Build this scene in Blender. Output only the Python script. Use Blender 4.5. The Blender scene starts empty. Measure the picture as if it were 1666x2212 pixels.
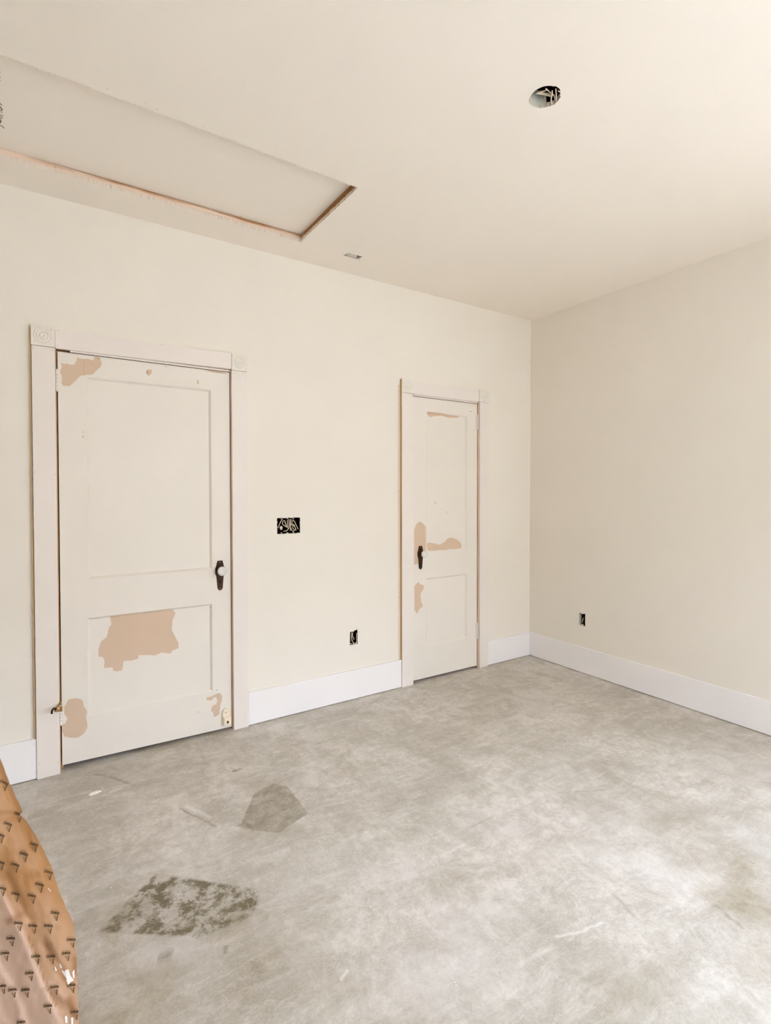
import bpy, bmesh, math, random
from mathutils import Vector, Matrix, noise
from mathutils.geometry import tessellate_polygon
from mathutils.bvhtree import BVHTree
random.seed(7)
S = bpy.context.scene
COL = S.collection

# ---------------------------------------------------------------- camera
FPX, PX, PY = 1127.907, 833.0, 1080.604           # focal length and principal point in pixels of 1666 x 2212
YAW, PITCH, ROLL = 0.57826, -0.01631, -0.00167
CAM = Vector((-3.3493, -2.95337, 1.35024))
_f = Vector((math.sin(YAW)*math.cos(PITCH), math.cos(YAW)*math.cos(PITCH), math.sin(PITCH)))
_r = Vector((math.cos(YAW), -math.sin(YAW), 0)); _u = _r.cross(_f)
RT = _r*math.cos(ROLL) + _u*math.sin(ROLL); UP = -_r*math.sin(ROLL) + _u*math.cos(ROLL); FW = _f
cd = bpy.data.cameras.new('camera'); cam = bpy.data.objects.new('camera', cd); COL.objects.link(cam)
cd.sensor_fit = 'VERTICAL'; cd.sensor_height = 36; cd.lens = FPX/2212*36
cd.shift_y = -(1106-PY)/2212; cd.clip_start = 0.05
cam.matrix_world = Matrix(((RT.x, UP.x, -FW.x, CAM.x), (RT.y, UP.y, -FW.y, CAM.y), (RT.z, UP.z, -FW.z, CAM.z), (0, 0, 0, 1)))
S.camera = cam

# ---------------------------------------------------------------- world, daylight, exposure
W = bpy.data.worlds.new('overcast_sky'); S.world = W; W.use_nodes = True
bg = W.node_tree.nodes['Background']
bg.inputs[0].default_value = (0.80, 0.945, 1.19, 1); bg.inputs[1].default_value = 24.0
S.view_settings.view_transform = 'Standard'; S.view_settings.look = 'None'
S.view_settings.gamma = 1; S.view_settings.use_curve_mapping = False
S.view_settings.exposure = 0.10
S.cycles.use_denoising = True
S.cycles.max_bounces = 11; S.cycles.diffuse_bounces = 10; S.cycles.sample_clamp_indirect = 8
H = 2.75
ROOM_X0, ROOM_Y0 = -5.3, -5.0
WINDOWS = [  # (name, wall, a0, a1, z0, z1)
    ('window_1', 'right', -4.45, -3.15, 0.50, 2.30),
    ('window_2', 'front', -2.75, -1.35, 0.50, 2.30),
]
sd = bpy.data.lights.new('sun', 'SUN'); sd.energy = 17; sd.color = (1, .98, .93); sd.angle = .02       # high sun behind the house: lights the ground outside only
sun = bpy.data.objects.new('sun', sd); COL.objects.link(sun); sun.rotation_euler = Vector((.45, -.62, -1.0)).to_track_quat('-Z', 'Y').to_euler()
for n, side, a0, a1, z0, z1 in WINDOWS:            # light portals in the two real window openings
    ld = bpy.data.lights.new('sky_portal', 'AREA'); ld.shape = 'RECTANGLE'; ld.size = a1-a0; ld.size_y = z1-z0
    ld.cycles.is_portal = True
    lo = bpy.data.objects.new('sky_portal', ld); COL.objects.link(lo)
    if side == 'front': lo.location = ((a0+a1)/2, ROOM_Y0-0.10, (z0+z1)/2); lo.rotation_euler = (math.pi/2, 0, 0)
    else: lo.location = (0.10, (a0+a1)/2, (z0+z1)/2); lo.rotation_euler = (math.pi/2, 0, math.pi/2)

# ---------------------------------------------------------------- measuring helpers: a line of sight met with a plane of the room
def ray(px, py): return RT*((px-PX)/FPX) - UP*((py-PY)/FPX) + FW
def onY(px, py, y=0.0): d = ray(px, py); return CAM + d*((y-CAM.y)/d.y)
def onX(px, py, x=0.0): d = ray(px, py); return CAM + d*((x-CAM.x)/d.x)
def onZ(px, py, z=0.0): d = ray(px, py); return CAM + d*((z-CAM.z)/d.z)

# ---------------------------------------------------------------- material helpers
def srgb(*c):
    return tuple(((v/255)/12.92 if v/255 <= .04045 else ((v/255+.055)/1.055)**2.4) for v in c) + (1,)
class NT:
    def __init__(s, name):
        s.m = bpy.data.materials.new(name); s.m.use_nodes = True; s.t = s.m.node_tree; s.b = s.t.nodes['Principled BSDF']
    def n(s, typ, **kw):
        nd = s.t.nodes.new(typ)
        for k, v in kw.items():
            if k.startswith('i_'):
                key = k[2:]; key = int(key) if key.isdigit() else key.replace('_', ' ')
                nd.inputs[key].default_value = v
            else: setattr(nd, k, v)
        return nd
    def l(s, a, b): s.t.links.new(a, b)
    def math(s, op, a, b=None, clamp=False):
        nd = s.n('ShaderNodeMath', operation=op, use_clamp=clamp)
        for i, v in enumerate((a, b)):
            if v is None: continue
            if isinstance(v, (int, float)): nd.inputs[i].default_value = v
            else: s.l(v, nd.inputs[i])
        return nd.outputs[0]
    def noise(s, vec, scale, detail=4, rough=.55, dist=0.0):
        nd = s.n('ShaderNodeTexNoise', i_Scale=scale, i_Detail=detail, i_Roughness=rough, i_Distortion=dist)
        s.l(vec, nd.inputs['Vector']); return nd.outputs['Fac']
    def mapr(s, v, a, b, c, d, smooth=False):
        nd = s.n('ShaderNodeMapRange'); nd.clamp = True
        if smooth: nd.interpolation_type = 'SMOOTHSTEP'
        s.l(v, nd.inputs[0])
        for i, x in enumerate((a, b, c, d)): nd.inputs[i+1].default_value = x
        return nd.outputs[0]
    def mix(s, fac, a, b, mode='MIX'):
        nd = s.n('ShaderNodeMix', data_type='RGBA', blend_type=mode)
        if isinstance(fac, (int, float)): nd.inputs[0].default_value = fac
        else: s.l(fac, nd.inputs[0])
        for i, v in ((6, a), (7, b)):
            if isinstance(v, tuple): nd.inputs[i].default_value = v
            else: s.l(v, nd.inputs[i])
        return nd.outputs[2]
    def pos(s):
        return s.n('ShaderNodeNewGeometry').outputs['Position']
    def bump(s, h, strength=.2, dist=.002):
        nd = s.n('ShaderNodeBump', i_Strength=strength, i_Distance=dist); s.l(h, nd.inputs['Height'])
        s.l(nd.outputs[0], s.b.inputs['Normal'])
def paint(name, c, rough=.5, var=.03, bump=.15, scale=220, c2=None, spec=.4):
    t = NT(name); p = t.pos()
    dark = tuple(v*(1-var*3) for v in c[:3]) + (1,)
    col = t.mix(t.mapr(t.noise(p, 2.3, 3), .35, .75, 0, 1), c, tuple(v*(1-var) for v in c[:3])+(1,))
    if c2: col = t.mix(t.mapr(t.noise(p, 9, 6, .7), .5, .62, 0, 1), col, c2)
    t.l(col, t.b.inputs['Base Color']); t.b.inputs['Roughness'].default_value = rough
    t.b.inputs['Specular IOR Level'].default_value = spec
    if bump: t.bump(t.noise(p, scale, 3), bump, .0006)
    return t.m
def wood(name, c, c2, axis=0, rough=.6, scale=1.0):
    t = NT(name); p = t.pos(); mp = t.n('ShaderNodeMapping'); t.l(p, mp.inputs[0])
    sc = [60*scale]*3; sc[axis] = 3*scale; mp.inputs['Scale'].default_value = sc
    nz = t.noise(mp.outputs[0], 1.0, 5, .6, .6)
    t.l(t.mix(t.mapr(nz, .3, .7, 0, 1), c, c2), t.b.inputs['Base Color']); t.b.inputs['Roughness'].default_value = rough
    t.bump(nz, .3, .001); return t.m

M = {}
M['wall'] = paint('cream_wall_paint', (.83, .78, .70, 1), .62, .02, .25, 260, spec=.25)
M['ceiling'] = paint('beige_ceiling_paint', (.90, .835, .75, 1), .7, .02, .3, 200, spec=.2)
M['trim'] = paint('white_trim_paint', (.88, .855, .85, 1), .38, .02, .1, 90)
M['casing'] = paint('pinkish_white_casing_paint', (.82, .755, .70, 1), .4, .03, .15, 90)
M['door'] = paint('off_white_door_paint', (.80, .748, .675, 1), .4, .03, .2, 70)
M['bare'] = paint('bare_tan_primer', srgb(213, 188, 163), .6, .05, .2, 120)
M['gypsum'] = paint('gypsum_edge', srgb(226, 214, 200), .9, .08, .6, 300)
M['raw'] = paint('tan_raw_edge', srgb(196, 168, 124), .7, .12, .3, 60)
M['dark'] = paint('dark_cavity', srgb(34, 18, 16), .9, .1, 0, spec=.1)  # near-black stands in for the shade inside boxes and holes
M['gap'] = paint('brown_gap', srgb(92, 58, 30), .9, .1, 0, spec=.1)
M['jamb'] = wood('jamb_wood', srgb(214, 182, 142), srgb(170, 124, 76), 2)
M['board'] = wood('hatch_board_wood', srgb(176, 118, 48), srgb(118, 70, 22), 1, .55, .6)
_t = NT('overpainted_board'); _p = _t.pos(); _sp = _t.n('ShaderNodeSeparateXYZ'); _t.l(_p, _sp.inputs[0])
_mp = _t.n('ShaderNodeMapping'); _t.l(_p, _mp.inputs[0]); _mp.inputs['Scale'].default_value = (4, 50, 50); _nz = _t.noise(_mp.outputs[0], 1, 6, .65, .4)
_h = _t.math('ADD', _sp.outputs[2], _t.math('MULTIPLY', _t.math('SUBTRACT', _nz, .5), .05))
_lx = _t.mapr(_sp.outputs[0], -3.42, -3.20, 0, 1)
_t.l(_t.mix(_t.math('MULTIPLY', _t.mapr(_h, H+.024, H+.044, 0, 1), _lx), srgb(228, 206, 186), srgb(160, 108, 56)), _t.b.inputs['Base Color']); _t.b.inputs['Roughness'].default_value = .6; M['boardx'] = _t.m
M['bronze'] = paint('brown_bronze', srgb(62, 36, 12), .5, .2, .4, 60, srgb(28, 14, 7), .25); M['bronze'].node_tree.nodes['Principled BSDF'].inputs['Metallic'].default_value = .1
M['brass'] = paint('aged_brass', srgb(178, 134, 70), .35, .2, .2, 60); M['brass'].node_tree.nodes['Principled BSDF'].inputs['Metallic'].default_value = .6
M['wire'] = paint('cream_cable', srgb(236, 222, 198), .45, .05, 0)
M['plastic'] = paint('grey_plastic_box', srgb(206, 203, 190), .5, .05, .1, 80)
M['olive'] = paint('olive_box_side', srgb(96, 80, 44), .7, .1, 0)
M['ink'] = paint('marker_ink', srgb(108, 84, 48), .6, .1, 0, spec=.1)
M['print'] = paint('faded_print', srgb(92, 70, 46), .7, .1, 0, spec=.1)
M['print_faint'] = paint('faint_print', srgb(142, 110, 76), .7, .1, 0, spec=.1)
M['crumb'] = paint('white_plaster', srgb(238, 230, 220), .8, .05, .3, 200)
M['keeper'] = paint('old_cream_paint', srgb(240, 226, 202), .4, .04, .2, 80)
M['fibre'] = paint('white_paper_fibre', srgb(226, 218, 210), .8, .05, .3, 200)
M['blocker'] = paint('cream_blocker', (.42, .39, .35, 1), .8, .05, 0)
M['outside'] = paint('outdoor_ground', (.42, .40, .36, 1), .9, .2, 0)

# knob glass
t = NT('cut_glass'); t.b.inputs['Base Color'].default_value = (1, .99, .96, 1); t.b.inputs['Roughness'].default_value = .05
t.b.inputs['Transmission Weight'].default_value = .35; t.b.inputs['IOR'].default_value = 1.5; M['glass'] = t.m
# window glass
t = NT('window_glass'); tr = t.n('ShaderNodeBsdfTransparent'); gl = t.n('ShaderNodeBsdfGlossy', i_Roughness=.02); mx = t.n('ShaderNodeMixShader'); mx.inputs[0].default_value = .05
t.l(tr.outputs[0], mx.inputs[1]); t.l(gl.outputs[0], mx.inputs[2]); t.l(mx.outputs[0], t.t.nodes['Material Output'].inputs['Surface']); M['pane'] = t.m

# kraft paper
t = NT('kraft_paper'); p = t.pos()
a = t.mapr(t.noise(p, 5, 4, .6, .8), .3, .7, 0, 1)
col = t.mix(a, srgb(156, 108, 58), srgb(170, 128, 86))
at_ = t.n('ShaderNodeAttribute', attribute_name='pale_sheen')
col = t.mix(at_.outputs['Fac'], col, srgb(190, 160, 138))  # sheen of the lit lower fold, painted in as a paler tone
at2 = t.n('ShaderNodeAttribute', attribute_name='dark_brown')
col = t.mix(at2.outputs['Fac'], col, srgb(140, 92, 42))  # darker brown along the edge and the creases
t.l(col, t.b.inputs['Base Color']); t.b.inputs['Roughness'].default_value = .55
t.bump(t.noise(p, 90, 5, .6), .25, .001); M['kraft'] = t.m

# concrete floor -----------------------------------------------------------
t = NT('stained_concrete'); p = t.pos()
warp = t.n('ShaderNodeTexNoise', i_Scale=2.6, i_Detail=5); t.l(p, warp.inputs['Vector'])
wv = t.n('ShaderNodeVectorMath', operation='MULTIPLY_ADD'); t.l(warp.outputs['Color'], wv.inputs[0]); wv.inputs[1].default_value = (.16, .16, 0); t.l(p, wv.inputs[2])
P2 = wv.outputs[0]
n6 = t.noise(p, 15, 10, .78, .25)
n1 = t.noise(P2, 1.7, 7, .66, .2); n2 = t.noise(P2, 6.5, 10, .74, .35); n3 = t.noise(p, 34, 8, .78, .2)
mp = t.n('ShaderNodeMapping'); t.l(P2, mp.inputs[0]); mp.inputs['Scale'].default_value = (4, 20, 1); mp.inputs['Rotation'].default_value = (0, 0, .75)
n4 = t.noise(mp.outputs[0], 1, 9, .74, .3)
mp2 = t.n('ShaderNodeMapping'); t.l(P2, mp2.inputs[0]); mp2.inputs['Scale'].default_value = (18, 5, 1); mp2.inputs['Rotation'].default_value = (0, 0, .35)
n5 = t.noise(mp2.outputs[0], 1, 9, .76, .3)
base = t.mix(t.mapr(n1, .34, .64, 0, 1, True), srgb(180, 174, 162), srgb(219, 213, 204))
base = t.mix(t.mapr(n2, .44, .60, 0, .62), base, srgb(164, 155, 140))
base = t.mix(t.mapr(n4, .50, .64, 0, .60), base, srgb(220, 215, 208))
base = t.mix(t.mapr(n5, .50, .70, 0, .50), base, srgb(165, 156, 141))
vein = t.math('ABSOLUTE', t.math('SUBTRACT', t.noise(P2, 3.4, 8, .68, .5), .5))
base = t.mix(t.mapr(vein, 0, .010, .30, 0), base, srgb(150, 140, 122))
vein2 = t.math('ABSOLUTE', t.math('SUBTRACT', t.noise(P2, 2.4, 9, .66, .6), .46))
base = t.mix(t.mapr(vein2, 0, .010, .35, 0), base, srgb(230, 225, 219))
base = t.mix(t.mapr(n3, .42, .68, 0, .42), base, srgb(152, 143, 127))
base = t.mix(t.mapr(t.noise(p, 120, 6, .8), .42, .70, 0, .35), base, srgb(224, 219, 212))
base = t.mix(t.mapr(t.noise(p, 300, 3, .8), .60, .74, 0, .30), base, srgb(128, 118, 100))
# tone drawn in by hand: vertex attribute, brown (+) and pale (+)
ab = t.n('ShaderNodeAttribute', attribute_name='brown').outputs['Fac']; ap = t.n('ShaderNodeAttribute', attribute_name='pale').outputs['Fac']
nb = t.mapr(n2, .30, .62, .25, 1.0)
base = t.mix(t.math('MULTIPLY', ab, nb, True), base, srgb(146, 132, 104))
base = t.mix(t.math('MULTIPLY', ap, t.mapr(n2, .35, .65, 1.0, .35), True), base, srgb(216, 210, 206))
# the two sharp edged stains: polygons given by their edges (world x, y)
def poly_mask(pts, soft):
    sx = t.n('ShaderNodeSeparateXYZ'); t.l(Pj, sx.inputs[0]); out = None
    area = sum(pts[i][0]*pts[(i+1) % len(pts)][1]-pts[(i+1) % len(pts)][0]*pts[i][1] for i in range(len(pts)))
    if area < 0: pts = pts[::-1]
    for i in range(len(pts)):
        (x0, y0), (x1, y1) = pts[i], pts[(i+1) % len(pts)]
        L = math.hypot(x1-x0, y1-y0); nx, ny = -(y1-y0)/L, (x1-x0)/L
        v = t.math('ADD', t.math('ADD', t.math('MULTIPLY', sx.outputs[0], nx), t.math('MULTIPLY', sx.outputs[1], ny)), -(nx*x0+ny*y0))
        out = v if out is None else t.math('MINIMUM', out, v)
    return t.mapr(out, 0, soft, 0, 1)
jit = t.n('ShaderNodeTexNoise', i_Scale=30, i_Detail=4); t.l(p, jit.inputs['Vector'])
jv = t.n('ShaderNodeVectorMath', operation='MULTIPLY_ADD'); t.l(jit.outputs['Color'], jv.inputs[0]); jv.inputs[1].default_value = (.016, .016, 0); t.l(p, jv.inputs[2]); 
j2 = t.n('ShaderNodeVectorMath', operation='ADD'); t.l(jv.outputs[0], j2.inputs[0]); j2.inputs[1].default_value = (-.008, -.008, 0); Pj = j2.outputs[0]
def zp(l): return [tuple(onZ(x, y)[:2]) for x, y in l]
m1 = poly_mask(zp([(549, 1712), (590, 1692), (622, 1698), (668, 1757), (606, 1798), (545, 1796), (520, 1778)]), .006)
base = t.mix(t.math('MULTIPLY', m1, t.mapr(n6, .38, .64, .35, .92)), base, srgb(138, 127, 106))
m1b = poly_mask(zp([(530, 1770), (552, 1788), (530, 1794), (505, 1785)]), .01)
base = t.mix(t.math('MULTIPLY', m1b, .6), base, srgb(140, 128, 108))
m2 = poly_mask(zp([(336, 1886), (372, 1890), (440, 1899), (566, 1922), (562, 1950), (520, 2036), (430, 2030), (320, 2075), (212, 2060), (208, 2010)]), .012)
base = t.mix(t.math('MULTIPLY', m2, t.mapr(n6, .46, .56, .12, .95)), base, srgb(110, 98, 72))
# thin cracks and trowel scratches: distance to a short line
sxy = t.n('ShaderNodeSeparateXYZ'); t.l(Pj, sxy.inputs[0])
def seg_mask(a, b, w):
    a, b = onZ(*a), onZ(*b); L = (b-a).length; dx, dy = (b.x-a.x)/L, (b.y-a.y)/L
    rx = t.math('SUBTRACT', sxy.outputs[0], a.x); ry = t.math('SUBTRACT', sxy.outputs[1], a.y)
    al = t.math('ADD', t.math('MULTIPLY', rx, dx), t.math('MULTIPLY', ry, dy)); pe = t.math('ABSOLUTE', t.math('SUBTRACT', t.math('MULTIPLY', rx, dy), t.math('MULTIPLY', ry, dx)))
    inn = t.math('MULTIPLY', t.mapr(al, 0, L*.12, 0, 1), t.mapr(al, L*.88, L, 1, 0))
    return t.math('MULTIPLY', t.mapr(pe, 0, w, 1, 0), inn)
for a_, b_, w_, c_, k_ in (((202, 1672), (232, 1676), .010, 'd', .6), ((232, 1676), (292, 1697), .012, 'd', .55), ((385, 1745), (428, 1766), .008, 'd', .65), ((425, 1763), (470, 1788), .010, 'd', .5), ((500, 1668), (522, 1660), .012, 'd', .95),
        ((395, 1738), (460, 1768), .014, 'p', .6), ((235, 1712), (268, 1702), .007, 'p', .95), ((240, 1706), (290, 1692), .02, 'p', .35), ((330, 1735), (345, 1725), .010, 'p', .7), ((1195, 2025), (1262, 2012), .008, 'p', .6), ((1255, 2014), (1305, 1990), .008, 'p', .7), ((1110, 2090), (1200, 2040), .012, 'p', .35),
        ((1055, 1685), (1080, 1702), .006, 'p', .6), ((950, 1850), (1010, 1820), .010, 'p', .5), ((735, 2120), (752, 2095), .008, 'p', .8), ((490, 2040), (487, 2062), .012, 'd', .6), ((545, 2070), (565, 2110), .02, 'd', .35), ((340, 2070), (375, 2062), .03, 'd', .6), ((1320, 1925), (1380, 1990), .01, 'd', .25), ((1010, 1790), (1070, 1762), .008, 'd', .3), ((1200, 1712), (1330, 1706), .008, 'd', .3), ((1540, 1950), (1610, 2010), .012, 'd', .4)):
    base = t.mix(t.math('MULTIPLY', seg_mask(a_, b_, w_), t.mapr(n3, .35, .6, k_*.5, k_)), base, srgb(108, 95, 72) if c_ == 'd' else srgb(236, 231, 226))
t.l(base, t.b.inputs['Base Color'])
t.l(t.mapr(n2, .3, .7, .42, .62), t.b.inputs['Roughness']); t.b.inputs['Specular IOR Level'].default_value = .35
hh = t.math('ADD', t.math('MULTIPLY', n3, .6), t.math('MULTIPLY', n2, .8)); t.bump(hh, .35, .004); M['floor'] = t.m

# ---------------------------------------------------------------- object helpers
def mesh_obj(name, bm, mats, parent=None, smooth=False, loc=None):
    me = bpy.data.meshes.new(name); bmesh.ops.recalc_face_normals(bm, faces=bm.faces[:])
    bm.to_mesh(me); bm.free()
    for m in (mats if isinstance(mats, (list, tuple)) else [mats]): me.materials.append(m)
    if smooth:
        for f in me.polygons: f.use_smooth = True
    o = bpy.data.objects.new(name, me); COL.objects.link(o)
    if parent: o.parent = parent; o.matrix_parent_inverse = parent.matrix_world.inverted()
    return o
def tag(o, label=None, cat=None, group=None, kind=None):
    if label: o['label'] = label
    if cat: o['category'] = cat
    if group: o['group'] = group
    if kind: o['kind'] = kind
    return o
def empty(name, loc):
    o = bpy.data.objects.new(name, None); COL.objects.link(o); o.location = loc; o.empty_display_size = .05
    bpy.context.view_layer.update(); return o
def box(bm, x0, x1, y0, y1, z0, z1, bev=0.0):
    v = [bm.verts.new(c) for c in ((x0, y0, z0), (x1, y0, z0), (x1, y1, z0), (x0, y1, z0), (x0, y0, z1), (x1, y0, z1), (x1, y1, z1), (x0, y1, z1))]
    fs = [bm.faces.new([v[i] for i in q]) for q in ((0, 3, 2, 1), (4, 5, 6, 7), (0, 1, 5, 4), (1, 2, 6, 5), (2, 3, 7, 6), (3, 0, 4, 7))]
    if bev: bmesh.ops.bevel(bm, geom=list({e for f in fs for e in f.edges}), offset=bev, segments=2, affect='EDGES')
def B(name, d, mat, parent=None, bev=.002):
    bm = bmesh.new(); box(bm, *d, bev=bev); return mesh_obj(name, bm, mat, parent)
def catmull(pts, n=8):
    pts = [Vector(p) for p in pts]
    if len(pts) < 3: return pts
    P = [pts[0]*2-pts[1]] + pts + [pts[-1]*2-pts[-2]]; out = []
    for i in range(1, len(P)-2):
        for k in range(n):
            s = k/n; a, b, c, d = P[i-1:i+3]
            out.append(.5*((2*b)+(c-a)*s+(2*a-5*b+4*c-d)*s*s+(3*b-a-3*c+d)*s**3))
    return out+[pts[-1]]
def tube(bm, pts, r, sides=8, flat=1.0):
    pts = catmull(pts); rings = []
    for i, p in enumerate(pts):
        tn = (pts[min(i+1, len(pts)-1)]-pts[max(i-1, 0)]).normalized()
        a = tn.cross(Vector((0.13, 1, .07))).normalized(); b = tn.cross(a)
        rings.append([bm.verts.new(p+a*math.cos(k*2*math.pi/sides)*r+b*math.sin(k*2*math.pi/sides)*r*flat) for k in range(sides)])
    for q, w in zip(rings, rings[1:]):
        for k in range(sides): bm.faces.new((q[k], q[(k+1) % sides], w[(k+1) % sides], w[k]))
    bm.faces.new(rings[0][::-1]); bm.faces.new(rings[-1])
def ragged(pts, step=.006, amp=.0012, seed=1):
    """walk a closed 2D polygon, adding small steps off the line"""
    rnd = random.Random(seed); out = []
    for i in range(len(pts)):
        a, b = Vector(pts[i]), Vector(pts[(i+1) % len(pts)]); L = (b-a).length; n = max(1, int(L/step)); nrm = Vector((-(b-a).y, (b-a).x)).normalized()
        for k in range(n):
            q = a+(b-a)*(k/n)
            if k: q = q+nrm*rnd.uniform(-amp, amp)
            out.append((q.x, q.y))
    return out
def panel(name, outer, holes, to3, thick, mats, parent=None, lean=None):
    """flat sheet with holes. to3(u, v, w): w = depth behind the visible face."""
    loops = [outer]+holes; flat = [p for l in loops for p in l]
    tri = tessellate_polygon([[Vector((p[0], p[1], 0)) for p in l] for l in loops])
    bm = bmesh.new()
    F = [bm.verts.new(to3(p[0], p[1], 0)) for p in flat]; K = [bm.verts.new(to3(p[0], p[1], thick)) for p in flat]
    for a in tri:
        try: bm.faces.new([F[i] for i in a]); bm.faces.new([K[i] for i in reversed(a)])
        except ValueError: pass
    o = 0
    for li, l in enumerate(loops):
        n = len(l)
        for i in range(n):
            f = bm.faces.new((F[o+i], F[o+(i+1) % n], K[o+(i+1) % n], K[o+i]))
            if li: f.material_index = 1
        o += n
    return mesh_obj(name, bm, mats, parent)
def rect(a0, a1, b0, b1): return [(a0, b0), (a1, b0), (a1, b1), (a0, b1)]

# ================================================================ THE SETTING
# openings (wall plane coordinates x, z)
D1 = dict(x0=-3.297, x1=-2.4680, z1=2.036); D2 = dict(x0=-1.2005, x1=-.585, z1=2.031)   # jamb to jamb
J = .02
SW = rect(-2.1922, -2.0452, 1.0992, 1.1942); O1 = rect(-1.7003, -1.6408, .353, .4415); O2 = rect(-.5330, -.4767, .3465, .4415)
rg = random.Random(3)
SWh = ragged(SW, .008, .0022, 4)
O1h = ragged([(-1.7003, .353), (-1.6408, .353), (-1.6408, .442), (-1.6435, .442), (-1.6475, .4575), (-1.650, .447), (-1.6655, .4455), (-1.6715, .437), (-1.680, .4405), (-1.6985, .4395)], .008, .0012, 5)
O2h = ragged([(-.5330, .3465), (-.5050, .3475), (-.4767, .3525), (-.4767, .4435), (-.5000, .4400), (-.5080, .4350), (-.5120, .4390), (-.5330, .4415)], .012, .0008, 6)
holes = [[(D1['x0']-J, -.02), (D1['x1']+J, -.02), (D1['x1']+J, D1['z1']+J), (D1['x0']-J, D1['z1']+J)]]
# back wall is cut around the doors: outline walks up and down the door openings
outer = [(ROOM_X0-.12, -.02), (D1['x0']-J, -.02), (D1['x0']-J, D1['z1']+J), (D1['x1']+J, D1['z1']+J), (D1['x1']+J, -.02),
         (D2['x0']-J, -.02), (D2['x0']-J, D2['z1']+J), (D2['x1']+J, D2['z1']+J), (D2['x1']+J, -.02), (0.12, -.02), (0.12, H+.02), (ROOM_X0-.12, H+.02)]
tag(panel('wall_back', outer, [SWh, O1h], lambda u, v, w: (u, w, v), .013, [M['wall'], M['gypsum']]), 'cream back wall with two white doors and cut electrical openings', kind='structure')
# solid core behind the drywall sheet (framing), cut away at the doors and boxes
def core(x0, x1, z0, z1): B0.append((x0, x1, .0131, .12, z0, z1))
B0 = []
core(ROOM_X0-.12, D1['x0']-J, -.02, H+.02); core(D1['x0']-J, D1['x1']+J, D1['z1']+J, H+.02)
core(D1['x1']+J, SW[0][0]-.004, -.02, H+.02); core(SW[0][0]-.004, SW[1][0]+.004, -.02, 1.095); core(SW[0][0]-.004, SW[1][0]+.004, 1.199, H+.02)
core(SW[1][0]+.004, O1[0][0]-.004, -.02, H+.02); core(O1[0][0]-.004, O1[1][0]+.004, -.02, .349); core(O1[0][0]-.004, O1[1][0]+.004, .459, H+.02)
core(O1[1][0]+.004, D2['x0']-J, -.02, H+.02); core(D2['x0']-J, D2['x1']+J, D2['z1']+J, H+.02); core(D2['x1']+J, .12, -.02, H+.02)
bm = bmesh.new()
for d in B0: box(bm, *d)
tag(mesh_obj('wall_back_core', bm, M['gypsum']), kind='structure')
# right wall, a few millimetres out of plumb
lean = lambda z: -.004+.012*z/H
panel_r = panel('wall_right', [(ROOM_Y0-.12, -.02), (0.0, -.02), (0.0, H+.02), (ROOM_Y0-.12, H+.02)], [O2h]+[rect(w[2], w[3], w[4], w[5]) for w in WINDOWS if w[1] == 'right'], lambda u, v, w: (lean(v)+w, u, v), .013, [M['wall'], M['gypsum']])
tag(panel_r, 'plain cream right wall with one cut outlet opening', kind='structure')
bm = bmesh.new()
wr = WINDOWS[0]
for d in ((.028, .14, ROOM_Y0-.12, wr[2], -.02, H+.02), (.028, .14, wr[3], -.537, -.02, H+.02), (.013, .14, wr[2], wr[3], -.02, wr[4]), (.013, .14, wr[2], wr[3], wr[5], H+.02), (.028, .14, -.4725, .12, -.02, H+.02), (.028, .14, -.537, -.4725, -.02, .342), (.028, .14, -.537, -.4725, .448, H+.02)): box(bm, *d)
tag(mesh_obj('wall_right_core', bm, M['gypsum']), kind='structure')
# left wall (outside the frame) and the front wall with its two windows behind the camera
bm = bmesh.new(); box(bm, ROOM_X0-.12, ROOM_X0, ROOM_Y0-.12, .0, -.02, H+.02); tag(mesh_obj('wall_left', bm, paint('bounce_absorber', (.58, .545, .50, 1), .8, .05, .2, 160)), kind='structure')  # unseen wall given a darker tone to cut the bounce light
panel_f = panel('wall_front', rect(ROOM_X0-.12, .02, -.02, H+.02), [rect(w[2], w[3], w[4], w[5]) for w in WINDOWS if w[1] == 'front'], lambda u, v, w: (u, ROOM_Y0-w, v), .12, [M['wall'], M['trim']])
tag(panel_f, kind='structure')
for n, side, a0, a1, z0, z1 in WINDOWS:
    e = empty(n, ((a0+a1)/2, ROOM_Y0, z0) if side == 'front' else (0, (a0+a1)/2, z0)); tag(e, kind='structure')
    def WB(nm, p0, p1, q0, q1, zz0, zz1, mat='trim', bev=.002):     # p along the wall, q outwards from the room
        if side == 'front': d = (p0, p1, ROOM_Y0-q1, ROOM_Y0-q0, zz0, zz1)
        else: d = (q0, q1, p0, p1, zz0, zz1)
        B(nm, d, M[mat], e, bev)
    WB('window_frame', a0, a0+.05, .05, .09, z0, z1); WB('window_frame', a1-.05, a1, .05, .09, z0, z1)
    for zz in (z0, (z0+z1)/2-.02, z1-.05): WB('sash_rail', a0+.05, a1-.05, .05, .09, zz, zz+.045)
    for zz in ((z0, (z0+z1)/2-.02), ((z0+z1)/2+.025, z1-.05)): WB('pane', a0+.05, a1-.05, .069, .071, zz[0]+.04, zz[1], 'pane', 0)
    WB('window_sill', a0-.06, a1+.06, -.04, .05, z0-.03, z0)
bm = bmesh.new(); v = [bm.verts.new(c) for c in ((-40, -60, -.35), (60, -60, -.35), (60, 40, -.35), (-40, 40, -.35))]; bm.faces.new(v)
tag(mesh_obj('ground', bm, M['outside']), kind='structure')
# unseen walls added outside: they hide the low sky, so the direct skylight falls on the lower walls and the floor
for nm, d in (('wall_sky_blocker_front', (-14, 12, -12.5, -12, -.35, 4.2)), ('wall_sky_blocker_right', (7.5, 8, -12, 6, -.35, 4.2))):
    bm = bmesh.new(); box(bm, *d); tag(mesh_obj(nm, bm, M['blocker']), kind='structure')
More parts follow.
